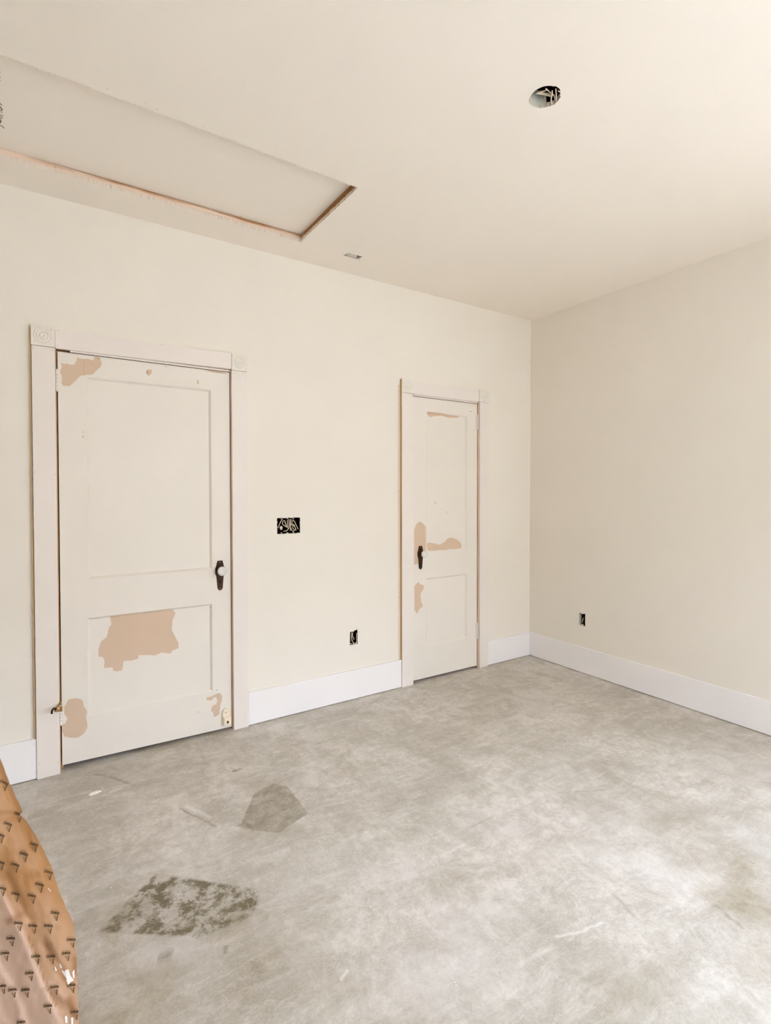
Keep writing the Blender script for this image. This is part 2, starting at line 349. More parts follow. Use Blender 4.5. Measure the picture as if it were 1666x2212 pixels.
# closets behind the doors, so the gap under each door is dark
for n, d in (('wall_closet_left', D1), ('wall_closet_right', D2)):
    bm = bmesh.new()
    x0, x1, z1 = d['x0']-.15, d['x1']+.15, 2.3
    box(bm, x0-.03, x0, .12, .80, -.02, z1); box(bm, x1, x1+.03, .12, .80, -.02, z1); box(bm, x0-.03, x1+.03, .77, .80, -.02, z1); box(bm, x0-.03, x1+.03, .12, .80, z1, z1+.03)
    tag(mesh_obj(n, bm, M['wall']), kind='structure')
# floor
xs0, xs1, ys0, ys1, st = ROOM_X0-.12, .14, ROOM_Y0-.12, .80, .025
bm = bmesh.new()
nx, ny = int((xs1-xs0)/st), int((ys1-ys0)/st)
vs = [[bm.verts.new((xs0+(xs1-xs0)*i/nx, ys0+(ys1-ys0)*j/ny, 0)) for j in range(ny+1)] for i in range(nx+1)]
for i in range(nx):
    for j in range(ny): bm.faces.new((vs[i][j], vs[i+1][j], vs[i+1][j+1], vs[i][j+1]))
BROWN = [  # pixel centre, radii in metres (x, y), strength: dirt on the slab, with under-door shadow painted in at the thresholds
    ((1650, 1960), .10, .22, .75), ((1610, 1860), .10, .10, .5), ((1500, 1790), .12, .10, .35), ((1420, 1730), .10, .08, .3), ((1640, 2080), .10, .10, .45),
    ((1380, 2160), .12, .08, .4), ((900, 2190), .12, .05, .35), ((600, 2120), .20, .10, .30), ((560, 1990), .10, .10, .30), ((260, 2170), .16, .10, .45), ((200, 2210), .1, .08, .5),
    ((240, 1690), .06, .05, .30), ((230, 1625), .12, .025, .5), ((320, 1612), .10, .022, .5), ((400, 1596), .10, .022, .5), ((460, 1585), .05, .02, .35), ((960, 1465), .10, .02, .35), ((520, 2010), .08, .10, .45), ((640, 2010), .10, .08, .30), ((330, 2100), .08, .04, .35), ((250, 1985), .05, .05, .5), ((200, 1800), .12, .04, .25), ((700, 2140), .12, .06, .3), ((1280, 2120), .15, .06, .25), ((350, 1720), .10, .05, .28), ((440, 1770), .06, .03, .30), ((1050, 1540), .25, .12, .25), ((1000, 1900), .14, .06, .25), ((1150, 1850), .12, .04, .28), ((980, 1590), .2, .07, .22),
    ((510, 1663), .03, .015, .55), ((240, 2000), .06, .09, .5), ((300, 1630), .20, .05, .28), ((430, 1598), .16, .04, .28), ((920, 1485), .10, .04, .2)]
PALE = [((1120, 1790), .07, .05, .8), ((1020, 1770), .12, .05, .6), ((880, 1890), .05, .05, .7), ((1200, 1660), .14, .06, .5), ((1420, 1870), .14, .10, .6), ((1290, 1800), .25, .10, .35),
        ((700, 1900), .25, .16, .35), ((360, 2060), .08, .05, .7), ((400, 1850), .10, .08, .35), ((950, 2110), .20, .12, .35), ((1560, 1640), .2, .2, .5), ((1200, 1500), .3, .15, .3), ((1640, 1820), .06, .1, .5), ((620, 1560), .3, .04, .25), ((1020, 2000), .2, .1, .3)]
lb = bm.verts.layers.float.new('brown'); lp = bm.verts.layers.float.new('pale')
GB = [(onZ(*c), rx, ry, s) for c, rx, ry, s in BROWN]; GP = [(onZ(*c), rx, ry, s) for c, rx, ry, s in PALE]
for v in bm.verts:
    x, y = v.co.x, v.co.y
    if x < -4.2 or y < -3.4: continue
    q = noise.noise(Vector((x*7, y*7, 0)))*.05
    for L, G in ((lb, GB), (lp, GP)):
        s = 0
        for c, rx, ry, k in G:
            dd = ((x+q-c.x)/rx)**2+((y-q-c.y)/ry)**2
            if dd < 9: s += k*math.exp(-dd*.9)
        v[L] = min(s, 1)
r0 = bmesh.ops.extrude_face_region(bm, geom=bm.faces[:])
bmesh.ops.translate(bm, vec=(0, 0, -.1), verts=[g for g in r0['geom'] if isinstance(g, bmesh.types.BMVert)])
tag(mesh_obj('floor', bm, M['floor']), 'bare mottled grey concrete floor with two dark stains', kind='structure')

# ceiling with the attic hatch, the round light opening and the small slot
HX0, HX1, HY0, HY1 = -3.72, -2.131, -.868, -.222
hatch = ragged([(HX0, HY0), (HX1+.004, HY0+.016), (HX1-.004, HY1), (HX0, HY1-.006)], .007, .0022, 11)
LC = Vector((-1.848, -1.692)); rl = random.Random(5)
light = []
for k in range(48):
    a = k*2*math.pi/48; px = math.cos(a)*RT.x+math.sin(a)*FW.x; rr = .052
    d = Vector((math.cos(a), math.sin(a))); rside = d.dot(Vector((RT.x, RT.y)))
    rr += (.0035*rl.random() if rside > .3 else .0012*rl.random())
    if rside > .75: rr += .004*rl.random()
    light.append((LC.x+d.x*rr, LC.y+d.y*rr))
SH = [(-1.8545, -.2085), (-1.846, -.2555), (-1.8185, -.2530), (-1.8010, -.2560), (-1.7770, -.2545), (-1.7500, -.2600), (-1.7560, -.2100), (-1.7800, -.2085), (-1.8150, -.2105), (-1.8400, -.2060)]
ceil = panel('ceiling', rect(ROOM_X0-.12, .14, ROOM_Y0-.12, .12), [hatch, light, SH], lambda u, v, w: (u, v, H+w), .017, [M['ceiling'], M['gypsum']])
tag(ceil, 'beige ceiling with attic hatch, round light opening and small slot', kind='structure')
bm = bmesh.new()   # boards over the drywall keep the attic dark; cut at the openings
zc = H+.0175
for d in ((ROOM_X0-.12, HX0-.06, ROOM_Y0-.12, .12), (HX0-.06, HX1+.05, ROOM_Y0-.12, HY0-.06), (HX0-.06, HX1+.05, HY1+.05, .12),
          (HX1+.05, -1.93, ROOM_Y0-.12, .12), (-1.93, -1.74, ROOM_Y0-.12, -1.79), (-1.93, -1.74, -1.60, -.28), (-1.93, -1.74, -.19, .12), (-1.74, .14, ROOM_Y0-.12, .12)):
    box(bm, d[0], d[1], d[2], d[3], zc, zc+.05)
x0, x1, y0, y1, za, zb = ROOM_X0-.12, .14, ROOM_Y0-.12, .12, zc+.0505, zc+.40     # closed attic above
for d in ((x0, x0+.03, y0, y1, za, zb), (x1-.03, x1, y0, y1, za, zb), (x0+.03, x1-.03, y0, y0+.03, za, zb), (x0+.03, x1-.03, y1-.03, y1, za, zb), (x0, x1, y0, y1, zb+.0005, zb+.03)): box(bm, *d)
tag(mesh_obj('ceiling_deck', bm, M['gap']), kind='structure')

# ================================================================ BASEBOARDS
BZ = .1909; BY = -.016
def baseboard(parent, x0, x1):
    bm = bmesh.new(); box(bm, x0, x1, BY, -.0002, .004, BZ, bev=.0015); return mesh_obj('board', bm, M['trim'], parent)
bb = empty('baseboard_back', (-1.8, -.016, 0)); tag(bb, 'plain tall white baseboard along the back wall', kind='structure')
baseboard(bb, ROOM_X0, -3.3953); baseboard(bb, -2.3776, -1.3018); baseboard(bb, -.4862, -.018)
bm = bmesh.new(); box(bm, -.0175, .0035, ROOM_Y0, -.0005, .004, BZ, bev=.0015)
bbr = mesh_obj('baseboard_right', bm, M['trim']); tag(bbr, 'plain tall white baseboard along the right wall', kind='structure')
bm = bmesh.new(); box(bm, ROOM_X0+.0005, ROOM_X0+.016, ROOM_Y0+.02, -.02, .004, BZ, bev=.0015); tag(mesh_obj('baseboard_left', bm, M['trim']), kind='structure')

def dots(name, parent, pts, y, r=.0018, mat='gap'):
    bm = bmesh.new()
    for x, z in pts:
        c = Vector((x, y, z)); vs = [bm.verts.new(c+Vector((math.cos(a)*r*random.uniform(.7, 1.2), 0, math.sin(a)*r*random.uniform(.7, 1.3)))) for a in [k*math.pi/3 for k in range(6)]]
        b = [bm.verts.new(v.co+Vector((0, .0006, 0))) for v in vs]
        bm.faces.new(vs); bm.faces.new(b[::-1])
        for k in range(6): bm.faces.new((vs[k], vs[(k+1) % 6], b[(k+1) % 6], b[k]))
    o = mesh_obj(name, bm, M[mat], parent); o['kind'] = 'stuff'; return o
dots('nail_hole', bb, [(onY(*p, BY).x, onY(*p, BY).z) for p in ((72, 1608), (76, 1669), (541.5, 1506), (1137, 1378))], BY-.0004, .0012)

# ================================================================ DOOR CASINGS
def rosette(parent, x0, x1, z0, z1, y=-.026):
    bm = bmesh.new(); box(bm, x0, x1, y, -.0002, z0, z1, bev=.0018); rb = mesh_obj('rosette_block', bm, M['door'], parent)
    c = Vector(((x0+x1)/2, y, (z0+z1)/2)); R0 = (x1-x0)*.355
    prof = [(1.12, 0.0005), (1.06, -.0022), (.98, -.0030), (.92, -.0004), (.84, .0004), (.76, -.0036), (.66, -.0046), (.58, -.0016), (.50, -.0002), (.42, -.0040), (.30, -.0060), (.20, -.0056), (.10, -.0030), (.0, -.0022)]
    bm = bmesh.new(); n = 40; rings = []
    for r, dy in prof[:-1]: rings.append([bm.verts.new(c+Vector((math.cos(k*2*math.pi/n)*r*R0, dy, math.sin(k*2*math.pi/n)*r*R0))) for k in range(n)])
    cen = bm.verts.new(c+Vector((0, prof[-1][1], 0)))
    for a, b in zip(rings, rings[1:]):
        for k in range(n): bm.faces.new((a[k], a[(k+1) % n], b[(k+1) % n], b[k]))
    for k in range(n): bm.faces.new((rings[-1][k], rings[-1][(k+1) % n], cen))
    mesh_obj('rosette_ring', bm, M['door'], rb, smooth=True)
    return rb
def board4(name, pts, y0, y1, mat, parent):
    """board whose face is a slightly out-of-square quad (x, z)"""
    bm = bmesh.new(); f = [bm.verts.new((x, y0, z)) for x, z in pts]; k = [bm.verts.new((x, y1, z)) for x, z in pts]
    bm.faces.new(f); bm.faces.new(k[::-1])
    for i in range(4): bm.faces.new((f[i], f[(i+1) % 4], k[(i+1) % 4], k[i]))
    bmesh.ops.bevel(bm, geom=bm.edges[:], offset=.0015, segments=2, affect='EDGES')
    return mesh_obj(name, bm, mat, parent)
CP = -.022
c1 = empty('trim_1', (-2.89, CP, 0)); tag(c1, 'pinkish white door casing with round rosette corner blocks around the wide door', kind='structure')
board4('side_casing', [(-3.3940, 0), (-3.3010, 0), (-3.3020, 2.0325), (-3.3945, 2.0335)], CP, -.0002, M['casing'], c1)
board4('side_casing', [(-2.4640, 0), (-2.3785, 0), (-2.3775, 2.0325), (-2.4650, 2.0335)], CP, -.0002, M['casing'], c1)
board4('head_casing', [(-3.3005, 2.0325), (-2.4655, 2.0395), (-2.4655, 2.1255), (-3.3005, 2.1245)], CP, -.0002, M['casing'], c1)
rosette(c1, -3.3965, -3.3012, 2.0345, 2.1315); rosette(c1, -2.4648, -2.3760, 2.0345, 2.1265)
B('raw_edge', (-3.4025, -3.3968, -.014, -.0003, .192, 2.118), M['raw'], c1, 0); 
dots('nail_hole', c1, [(onY(*p, CP).x, onY(*p, CP).z) for p in ((71.5, 752), (114, 757), (201, 721), (349, 745), (354, 745), (126, 714), (124, 746), (343, 775), (531, 813), (504, 1007), (530, 1010), (85, 1650), (126, 1647), (506, 1548), (530, 1543), (74, 1020), (119, 1025))], CP-.0005, .0014)
dots('nail_dent', c1, [(onY(*p, -.026).x, onY(*p, -.026).z) for p in ((110, 711.5), (110.6, 713.5), (73.5, 737), (531, 796.5), (503.5, 770), (530.5, 773.5))], -.0265, .0022, 'raw')

c2 = empty('trim_2', (-.89, CP, 0)); tag(c2, 'pinkish white door casing with round rosette corner blocks around the narrow door', kind='structure')
board4('side_casing', [(-1.3005, 0), (-1.2050, 0), (-1.2055, 2.0275), (-1.3010, 2.0290)], CP, -.0002, M['casing'], c2)
board4('side_casing', [(-.5775, 0), (-.4870, 0), (-.4865, 2.0290), (-.5780, 2.0300)], CP, -.0002, M['casing'], c2)
board4('head_casing', [(-1.2048, 2.0265), (-.5870, 2.0300), (-.5870, 2.1225), (-1.2048, 2.1165)], CP, -.0002, M['casing'], c2)
rosette(c2, -1.3015, -1.2055, 2.0300, 2.1240); rosette(c2, -.5865, -.4835, 2.0305, 2.1235)
B('raw_edge', (-1.3022, -1.3016, -.0205, -.0003, .192, 2.118), M['raw'], c2, 0)
bm = bmesh.new(); rs = random.Random(9)       # filler strip between drywall and casing, ragged outer edge
L = []; z = .192
while z < 2.078: L.append((-1.3165+rs.uniform(-.0008, .0008), z)); z += .02
L.append((-1.3160, 2.078)); R = [(-1.3030, p[1]) for p in L]
f0 = [bm.verts.new((x, -.0016, z)) for x, z in L]; f1 = [bm.verts.new((x, -.0028, z)) for x, z in R]; k0 = [bm.verts.new((x, -.0002, z)) for x, z in L]; k1 = [bm.verts.new((x, -.0002, z)) for x, z in R]
for i in range(len(L)-1):
    bm.faces.new((f0[i], f1[i], f1[i+1], f0[i+1])); bm.faces.new((k0[i], f0[i], f0[i+1], k0[i+1])); bm.faces.new((f1[i], k1[i], k1[i+1], f1[i+1]))
bm.faces.new((f0[-1], f1[-1], k1[-1], k0[-1])); bm.faces.new((f0[0], k0[0], k1[0], f1[0]))
mesh_obj('filler_strip', bm, paint('patch_plaster', srgb(232, 216, 198), .8, .06, .8, 160), c2)
bm = bmesh.new(); box(bm, -1.3176, -1.3166, -.0006, -.0001, .25, 2.079); box(bm, -1.3166, -1.3035, -.0032, -.0001, 2.0775, 2.080); mesh_obj('crack', bm, M['raw'], c2)
bm = bmesh.new(); box(bm, -.4834, -.4800, -.0012, -.0001, 1.957, 2.085); box(bm, -.4850, -.4837, -.0009, -.0001, .45, 1.957); mesh_obj('caulk_gap', bm, M['raw'], c2)  # tan strips stand for the open crack beside the casing
dots('nail_hole', c2, [(onY(*p, -.003).x, onY(*p, -.003).z) for p in ((864.5, 846.5), (864.2, 1060.5), (865.2, 1268.5), (863.8, 1290))], -.0034, .0026, 'dark')
dots('nail_hole', c2, [(onY(*p, CP).x, onY(*p, CP).z) for p in ((871.5, 851.5), (890.5, 854), (899, 828), (875, 1036), (899.5, 847), (873, 1453.5), (883, 1453.5))], CP-.0005, .0013)
dots('nail_hole', c2, [(onY(*p, 0).x, onY(*p, 0).z) for p in ((1060.5, 1107.5), (1060.3, 1125.5), (1058.8, 1360), (1057.8, 1371))], -.0006, .0022, 'raw')

# ================================================================ DOORS
BEV = .011; DEP = .011
class Door:
    pass
def door_depth(d, x, z):
    for (a0, a1, b0, b1) in d.panels:
        if a0 < x < a1 and b0 < z < b1:
            return min(1, min(x-a0, a1-x, z-b0, b1-z)/BEV)*DEP
    return 0
def make_door(name, x0, x1, z0l, z0r, z1, panels, loc, label, yf=0.0):
    d = Door(); d.panels = panels; d.yf = yf
    e = empty(name, loc); tag(e, label, kind='structure'); d.e = e
    # stiles and rails: one slab face with the panel openings, then its thickness
    outer = [(x0, z0l), (x1, z0r), (x1, z1), (x0, z1)]
    loops = [outer]+[[(a0, b0), (a1, b0), (a1, b1), (a0, b1)] for a0, a1, b0, b1 in panels]
    flat = [p for l in loops for p in l]
    bm = bmesh.new(); T = .035
    F = [bm.verts.new((p[0], yf, p[1])) for p in flat]; K = [bm.verts.new((p[0], yf+T, p[1])) for p in flat]
    for a in tessellate_polygon([[Vector((p[0], p[1], 0)) for p in l] for l in loops]):
        bm.faces.new([F[i] for i in a]); bm.faces.new([K[i] for i in reversed(a)])
    o = 0
    for l in loops:
        n = len(l)
        for i in range(n): bm.faces.new((F[o+i], F[o+(i+1) % n], K[o+(i+1) % n], K[o+i]))
        o += n
    d.slab = mesh_obj('door_slab', bm, M['door'], e)
    for a0, a1, b0, b1 in panels:
        bm = bmesh.new(); g = .0002
        o4 = [bm.verts.new(c) for c in ((a0+g, yf, b0+g), (a1-g, yf, b0+g), (a1-g, yf, b1-g), (a0+g, yf, b1-g))]
        # small bead then the sloped sticking, then the flat field
        m4 = [bm.verts.new(c) for c in ((a0+.003, yf+.0025, b0+.003), (a1-.003, yf+.0025, b0+.003), (a1-.003, yf+.0025, b1-.003), (a0+.003, yf+.0025, b1-.003))]
        i4 = [bm.verts.new(c) for c in ((a0+BEV, yf+DEP, b0+BEV), (a1-BEV, yf+DEP, b0+BEV), (a1-BEV, yf+DEP, b1-BEV), (a0+BEV, yf+DEP, b1-BEV))]
        for q, w in ((o4, m4), (m4, i4)):
            for k in range(4): bm.faces.new((q[k], q[(k+1) % 4], w[(k+1) % 4], w[k]))
        bm.faces.new(i4)
        k4 = [bm.verts.new((v.co.x, yf+T-.001, v.co.z)) for v in o4]
        for k in range(4): bm.faces.new((o4[k], o4[(k+1) % 4], k4[(k+1) % 4], k4[k]))
        bm.faces.new(k4)
        mesh_obj('door_panel', bm, M['door'], e)
    return d
UPP = (.9208, 1.9155); LOP = (.2460, .7310)
d1 = make_door('door_1', -3.2915, -2.4712, .030, .014, 2.0225, [(-3.1735, -2.574, *UPP), (-3.1805, -2.5755, .2400, .7290)], (-2.88, 0, .02),
               'wide off white two panel door with a large tan peeled patch on its lower panel')
d2 = make_door('door_2', -1.1960, -.5885, .020, .017, 2.0150, [(-1.0715, -.690, *UPP), (-1.0755, -.689, *LOP)], (-.89, 0, .02),
               'narrow off white two panel door with tan peeled paint around its knob')
def jambs(parent, d, ym=-.0005):
    B('jamb', (d['x0']-J+.0005, d['x0'], ym, .119, 0, d['z1']), M['jamb'], parent, .001)
    B('jamb', (d['x1'], d['x1']+J-.0005, ym, .119, 0, d['z1']), M['jamb'], parent, .001)
    B('head_jamb', (d['x0']-J+.0005, d['x1']+J-.0005, ym, .119, d['z1']+.0004, d['z1']+J-.0005), M['jamb'], parent, .001)
    for a, b in ((d['x0']+.0003, d['x0']+.012), (d['x1']-.012, d['x1']-.0003)): B('door_stop', (a, b, .038, .075, 0, d['z1']-.001), M['jamb'], parent, .001)
    B('door_stop', (d['x0']+.0125, d['x1']-.0125, .038, .075, d['z1']-.014, d['z1']-.0004), M['jamb'], parent, .001)
jambs(d1.e, D1); jambs(d2.e, D2)
# painted reveal along the head of door 1, unpainted brown at its left end
B('painted_reveal', (-3.240, -2.4690, -.0032, -.0008, 2.0258, 2.0356), M['casing'], d1.e, .0008)
B('painted_reveal', (-1.190, -.5865, -.0032, -.0008, 2.0185, 2.0300), M['casing'], d2.e, .0008)

def patch(d, pxs, name='bare_patch', mat='bare', off=.0007, jitter=.0011, seed=1):
    pts = [(onY(x, y, d.yf).x, onY(x, y, d.yf).z) for x, y in pxs]
    pts = ragged(pts, .007, jitter, seed)
    bm = bmesh.new(); vs = [bm.verts.new((x, 0, z)) for x, z in pts]
    for a in tessellate_polygon([[Vector((x, z, 0)) for x, z in pts]]):
        try: bm.faces.new([vs[i] for i in a])
        except ValueError: pass
    for a0, a1, b0, b1 in d.panels:
        for q in (a0, a0+BEV, a1-BEV, a1): bmesh.ops.bisect_plane(bm, geom=bm.verts[:]+bm.edges[:]+bm.faces[:], plane_co=(q, 0, 0), plane_no=(1, 0, 0), dist=1e-6)
        for q in (b0, b0+BEV, b1-BEV, b1): bmesh.ops.bisect_plane(bm, geom=bm.verts[:]+bm.edges[:]+bm.faces[:], plane_co=(0, 0, q), plane_no=(0, 0, 1), dist=1e-6)
    for v in bm.verts: v.co.y = d.yf+door_depth(d, v.co.x, v.co.z)-off
    bmesh.ops.recalc_face_normals(bm, faces=bm.faces[:])
    for f in bm.faces:
        if f.normal.y > 0: f.normal_flip()
    r = bmesh.ops.extrude_face_region(bm, geom=bm.faces[:])
    bmesh.ops.translate(bm, vec=(0, off*.8, 0), verts=[g for g in r['geom'] if isinstance(g, bmesh.types.BMVert)])
    return mesh_obj(name, bm, M[mat], d.e)
patch(d1, [(132.3,783.2),(138.6,786.8),(144,785),(153,788.2),(161,787.7),(165.6,778.7),(166.5,772),(174.6,774.7),(182.7,775.6),(188.1,774.7),(201.6,778.7),(203.4,768.8),(208,768.8),(216,773.3),(217.9,780.5),(220.5,785.9),(216,794),(208,801.2),(200.7,808.4),(185.4,810.2),(173.7,812),(167.4,818.3),(160.2,825.5),(151.2,833.6),(137.7,834),(133.2,828.2),(134.1,816.5),(131.4,806.6),(128.7,802.1),(133.2,794)], seed=21)
patch(d1, [(237.6,1331.4),(282.4,1327.3),(374.3,1317),(380.4,1325.3),(373.3,1341.6),(372.2,1362),(379.4,1376.3),(386.5,1390.6),(386.5,1400.8),(372.2,1407),(371.2,1413),(349.8,1411),(337.6,1416.7),(300.8,1416),(298.8,1424.3),(282.4,1428.4),(268.2,1428.4),(264,1449.8),(253.9,1451.8),(244.7,1449.8),(243.7,1442.7),(225.3,1444.7),(226.3,1427.3),(221.2,1420.2),(213,1419.2),(213,1402.9),(219.2,1386.5),(231.4,1376.3),(235.5,1358),(241.6,1349.8)], seed=22)
patch(d1, [(141.9,1523.8),(147.6,1511.5),(161.3,1508),(174.3,1509.4),(180,1515.1),(181.5,1526.7),(185.8,1531),(188,1537.5),(185.8,1550.4),(188.7,1561.2),(188.7,1572),(182.9,1582.9),(169.3,1592.9),(153.4,1593.7),(139.7,1590.8),(133.8,1579.3),(133.8,1566.3),(141.2,1563.4),(145.5,1551.9),(139.7,1543.2),(134.7,1528.8)], seed=23)
patch(d1, [(445.1,1507.4),(458.8,1503.8),(468.9,1498),(476.1,1497.3),(479.7,1502.3),(479.7,1511),(476.1,1523.2),(474,1542.7),(463.1,1549.2),(459.5,1536.2),(455.2,1536.9),(458.8,1524.7),(467.5,1521),(470.3,1513.9),(466.7,1506),(461,1506.7),(458.1,1513.1),(447.3,1512.4)], seed=24)
patch(d1, [(314,805),(317,799),(328,798),(328,806),(324,810),(321,813),(317,808)], seed=25)
patch(d1, [(425,824),(427,820),(429,822),(430,828),(428,831),(426,829)], seed=26, jitter=.0004)
patch(d1, [(177,943),(180,940),(182,943),(181,946),(178,945)], seed=27, jitter=.0004)
patch(d1, [(448,799),(462,801),(475,803),(489,806),(489,808),(474,806.5),(460,804.5),(448,801)], seed=28, jitter=.0005)
patch(d2, [(895.2,1143.4),(900.6,1131.6),(906,1126.2),(914.1,1130.7),(920.2,1138),(920.2,1188),(914,1202),(903.5,1212),(903.3,1218.4),(895.2,1219.3)], seed=31)
patch(d2, [(921.4,1174.1),(932.2,1172.3),(952.1,1176.8),(961.2,1172.3),(970.2,1162.4),(979.2,1161.5),(990.1,1166),(997.3,1172.3),(1000,1179.6),(997.3,1184),(966.6,1186.8),(926.8,1190.4)], seed=32)
patch(d2, [(895.4,1266.4),(903.3,1257.3),(908.7,1262.7),(915,1263.6),(916,1270),(908.7,1282.6),(909.6,1298.9),(914.1,1309.8),(906.9,1315.2),(900.6,1326),(897.9,1321.5),(895.3,1317.9)], seed=33)
patch(d2, [(922.7,889),(949.2,891.3),(969.5,896),(994.4,899),(989.8,902.2),(971,902.2),(955.4,897.5),(943,898.3),(930.5,900.6),(925,895.2)], seed=34, jitter=.0008)
patch(d2, [(941.5,1084),(943,1082.5),(944,1087),(942.5,1091),(941.3,1088)], seed=35, jitter=.0003)
patch(d2, [(967,1104),(968.4,1104),(968,1111),(967,1110)], seed=36, jitter=.0003)
patch(d2, [(1014,888.3),(1019.5,888.8),(1019.5,890),(1014,889.7)], 'chip_mark', 'raw', seed=37, jitter=.0002)
dots('screw_hole', d1.e, [(onY(*p, 0).x, onY(*p, 0).z) for p in ((179.7, 933.5), (318.5, 802.5), (321, 806), (319, 806.5), (358.5, 792), (468.5, 1490), (428, 1538), (455, 1312))], -.0012, .0022, 'gap')
dots('chip_mark', d1.e, [(onY(*p, 0).x, onY(*p, 0).z) for p in ((211, 774.5), (214, 774.2))], -.0012, .004, 'raw')
# crack of the stile joint through the upper patch
bm = bmesh.new()
for a, b in (((182.5, 776), (181.5, 792)), ((181.5, 792), (180, 800)), ((180, 800), (182.2, 811))):
    A, C = onY(*a, 0), onY(*b, 0); w = Vector((.0011, 0, 0)); q = [A-w, A+w, C+w, C-w]
    v = [bm.verts.new((p.x, -.0011, p.z)) for p in q]; k = [bm.verts.new((p.x, -.0008, p.z)) for p in q]; bm.faces.new(v); bm.faces.new(k[::-1])
mesh_obj('joint_crack', bm, M['raw'], d1.e)

# knob sets
def knob_set(d, cx, cz, kx, kz, seed):
    prof = [(.966, 13), (.958, 15.5), (.950, 17.5), (.9335, 21), (.925, 25.5), (.918, 26.5), (.897, 26.5), (.890, 24.5), (.879, 19.5), (.844, 16.5), (.814, 14), (.8075, 12), (.803, 8), (.799, 2)]
    dz = cz-.911
    bm = bmesh.new()
    def ringy(s, y): return [bm.verts.new((cx-w*.001*s, y, z+dz)) for z, w in prof] + [bm.verts.new((cx+w*.001*s, y, z+dz)) for z, w in reversed(prof)]
    a, b, c = ringy(1.0, d.yf-.0004), ringy(1.0, d.yf-.0032), ringy(.86, d.yf-.0044); n = len(a)
    for p, q in ((a, b), (b, c)):
        for i in range(n): bm.faces.new((p[i], p[(i+1) % n], q[(i+1) % n], q[i]))
    m = len(prof)
    for i in range(m-1): bm.faces.new((c[i], c[i+1], c[n-2-i], c[n-1-i])); bm.faces.new((a[i+1], a[i], a[n-1-i], a[n-2-i]))
    es = mesh_obj('escutcheon', bm, M['bronze'], d.e)
    bm = bmesh.new(); y = d.yf-.0046; z0 = cz-.0605
    box(bm, cx-.0028, cx+.0028, y-.0003, y+.0003, z0-.010, z0+.004); mesh_obj('keyhole', bm, M['dark'], es)
    bm = bmesh.new()
    for zz in (cz+.046, cz-.102): bmesh.ops.create_uvsphere(bm, u_segments=10, v_segments=6, radius=.0032, matrix=Matrix.Translation((cx, y, zz)) @ Matrix.Diagonal((1, .45, 1, 1)))
    mesh_obj('screw_head', bm, M['brass'], es, smooth=True)
    # shank, collar
    bm = bmesh.new()
    def lathe(bm, prof, n, fl=0.0):
        rs = []
        for r, yy in prof: rs.append([bm.verts.new((kx+math.cos(k*2*math.pi/n)*r*(1+(fl if k % 2 else 0)), d.yf+yy, kz+math.sin(k*2*math.pi/n)*r*(1+(fl if k % 2 else 0)))) for k in range(n)])
        for p, q in zip(rs, rs[1:]):
            for k in range(n): bm.faces.new((p[k], p[(k+1) % n], q[(k+1) % n], q[k]))
        bm.faces.new(rs[0]); bm.faces.new(rs[-1][::-1])
    lathe(bm, [(.019, -.0042), (.019, -.007), (.013, -.010), (.011, -.022), (.013, -.030), (.016, -.0335), (.016, -.036)], 24)
    mesh_obj('knob_shank', bm, M['bronze'], d.e, smooth=False)
    bm = bmesh.new()
    lathe(bm, [(.0150, -.0362), (.0225, -.041), (.0262, -.047), (.0264, -.052), (.0235, -.0575), (.0165, -.0605), (.0085, -.0585)], 24, -.055)
    kb = mesh_obj('glass_knob', bm, M['glass'], d.e)
    bm = bmesh.new()
    bmesh.ops.create_cone(bm, cap_ends=True, segments=12, radius1=.0125, radius2=.0135, depth=.004, matrix=Matrix.Translation((kx, d.yf-.041, kz)) @ Matrix.Rotation(math.pi/2, 4, 'X'))
    mesh_obj('knob_core', bm, M['fibre'], kb)
knob_set(d1, -2.5310, .9110, -2.5325, .9125, 1)
knob_set(d2, -1.1275, .9120, -1.1285, .9125, 2)

# hinges
def hinge(d, x, z0, z1, side, y=-.0065):
    e = bmesh.new(); n = 12; hgt = (z1-z0); zz = z0; segs = 5
    for k in range(segs):
        a, b = z0+hgt*k/segs+.0008, z0+hgt*(k+1)/segs-.0008
        r = .0058+.0003*(k % 2)
        rings = [[e.verts.new((x+math.cos(i*2*math.pi/n)*r, y+math.sin(i*2*math.pi/n)*r, z)) for i in range(n)] for z in (a, b)]
        for i in range(n): e.faces.new((rings[0][i], rings[0][(i+1) % n], rings[1][(i+1) % n], rings[1][i]))
        e.faces.new(rings[0][::-1]); e.faces.new(rings[1])
    hb = mesh_obj('hinge', e, M['door'], d.e)
    e = bmesh.new(); box(e, min(x, x+side*.014), max(x, x+side*.014), -.0028, -.0008, z0, z1); mesh_obj('hinge_leaf', e, M['door'], hb)
    e = bmesh.new(); bmesh.ops.create_uvsphere(e, u_segments=10, v_segments=6, radius=.0052, matrix=Matrix.Translation((x, y, z1+.003))); bmesh.ops.create_uvsphere(e, u_segments=10, v_segments=6, radius=.0048, matrix=Matrix.Translation((x, y, z0-.003)))
    mesh_obj('hinge_tip', e, M['door'], hb, smooth=True)
    return hb
hinge(d1, -3.2952, 1.838, 1.930, 1); hb = hinge(d1, -3.2952, .233, .318, 1)
hinge(d2, -.5875, 1.830, 1.925, -1); hinge(d2, -.5875, .228, .340, -1)
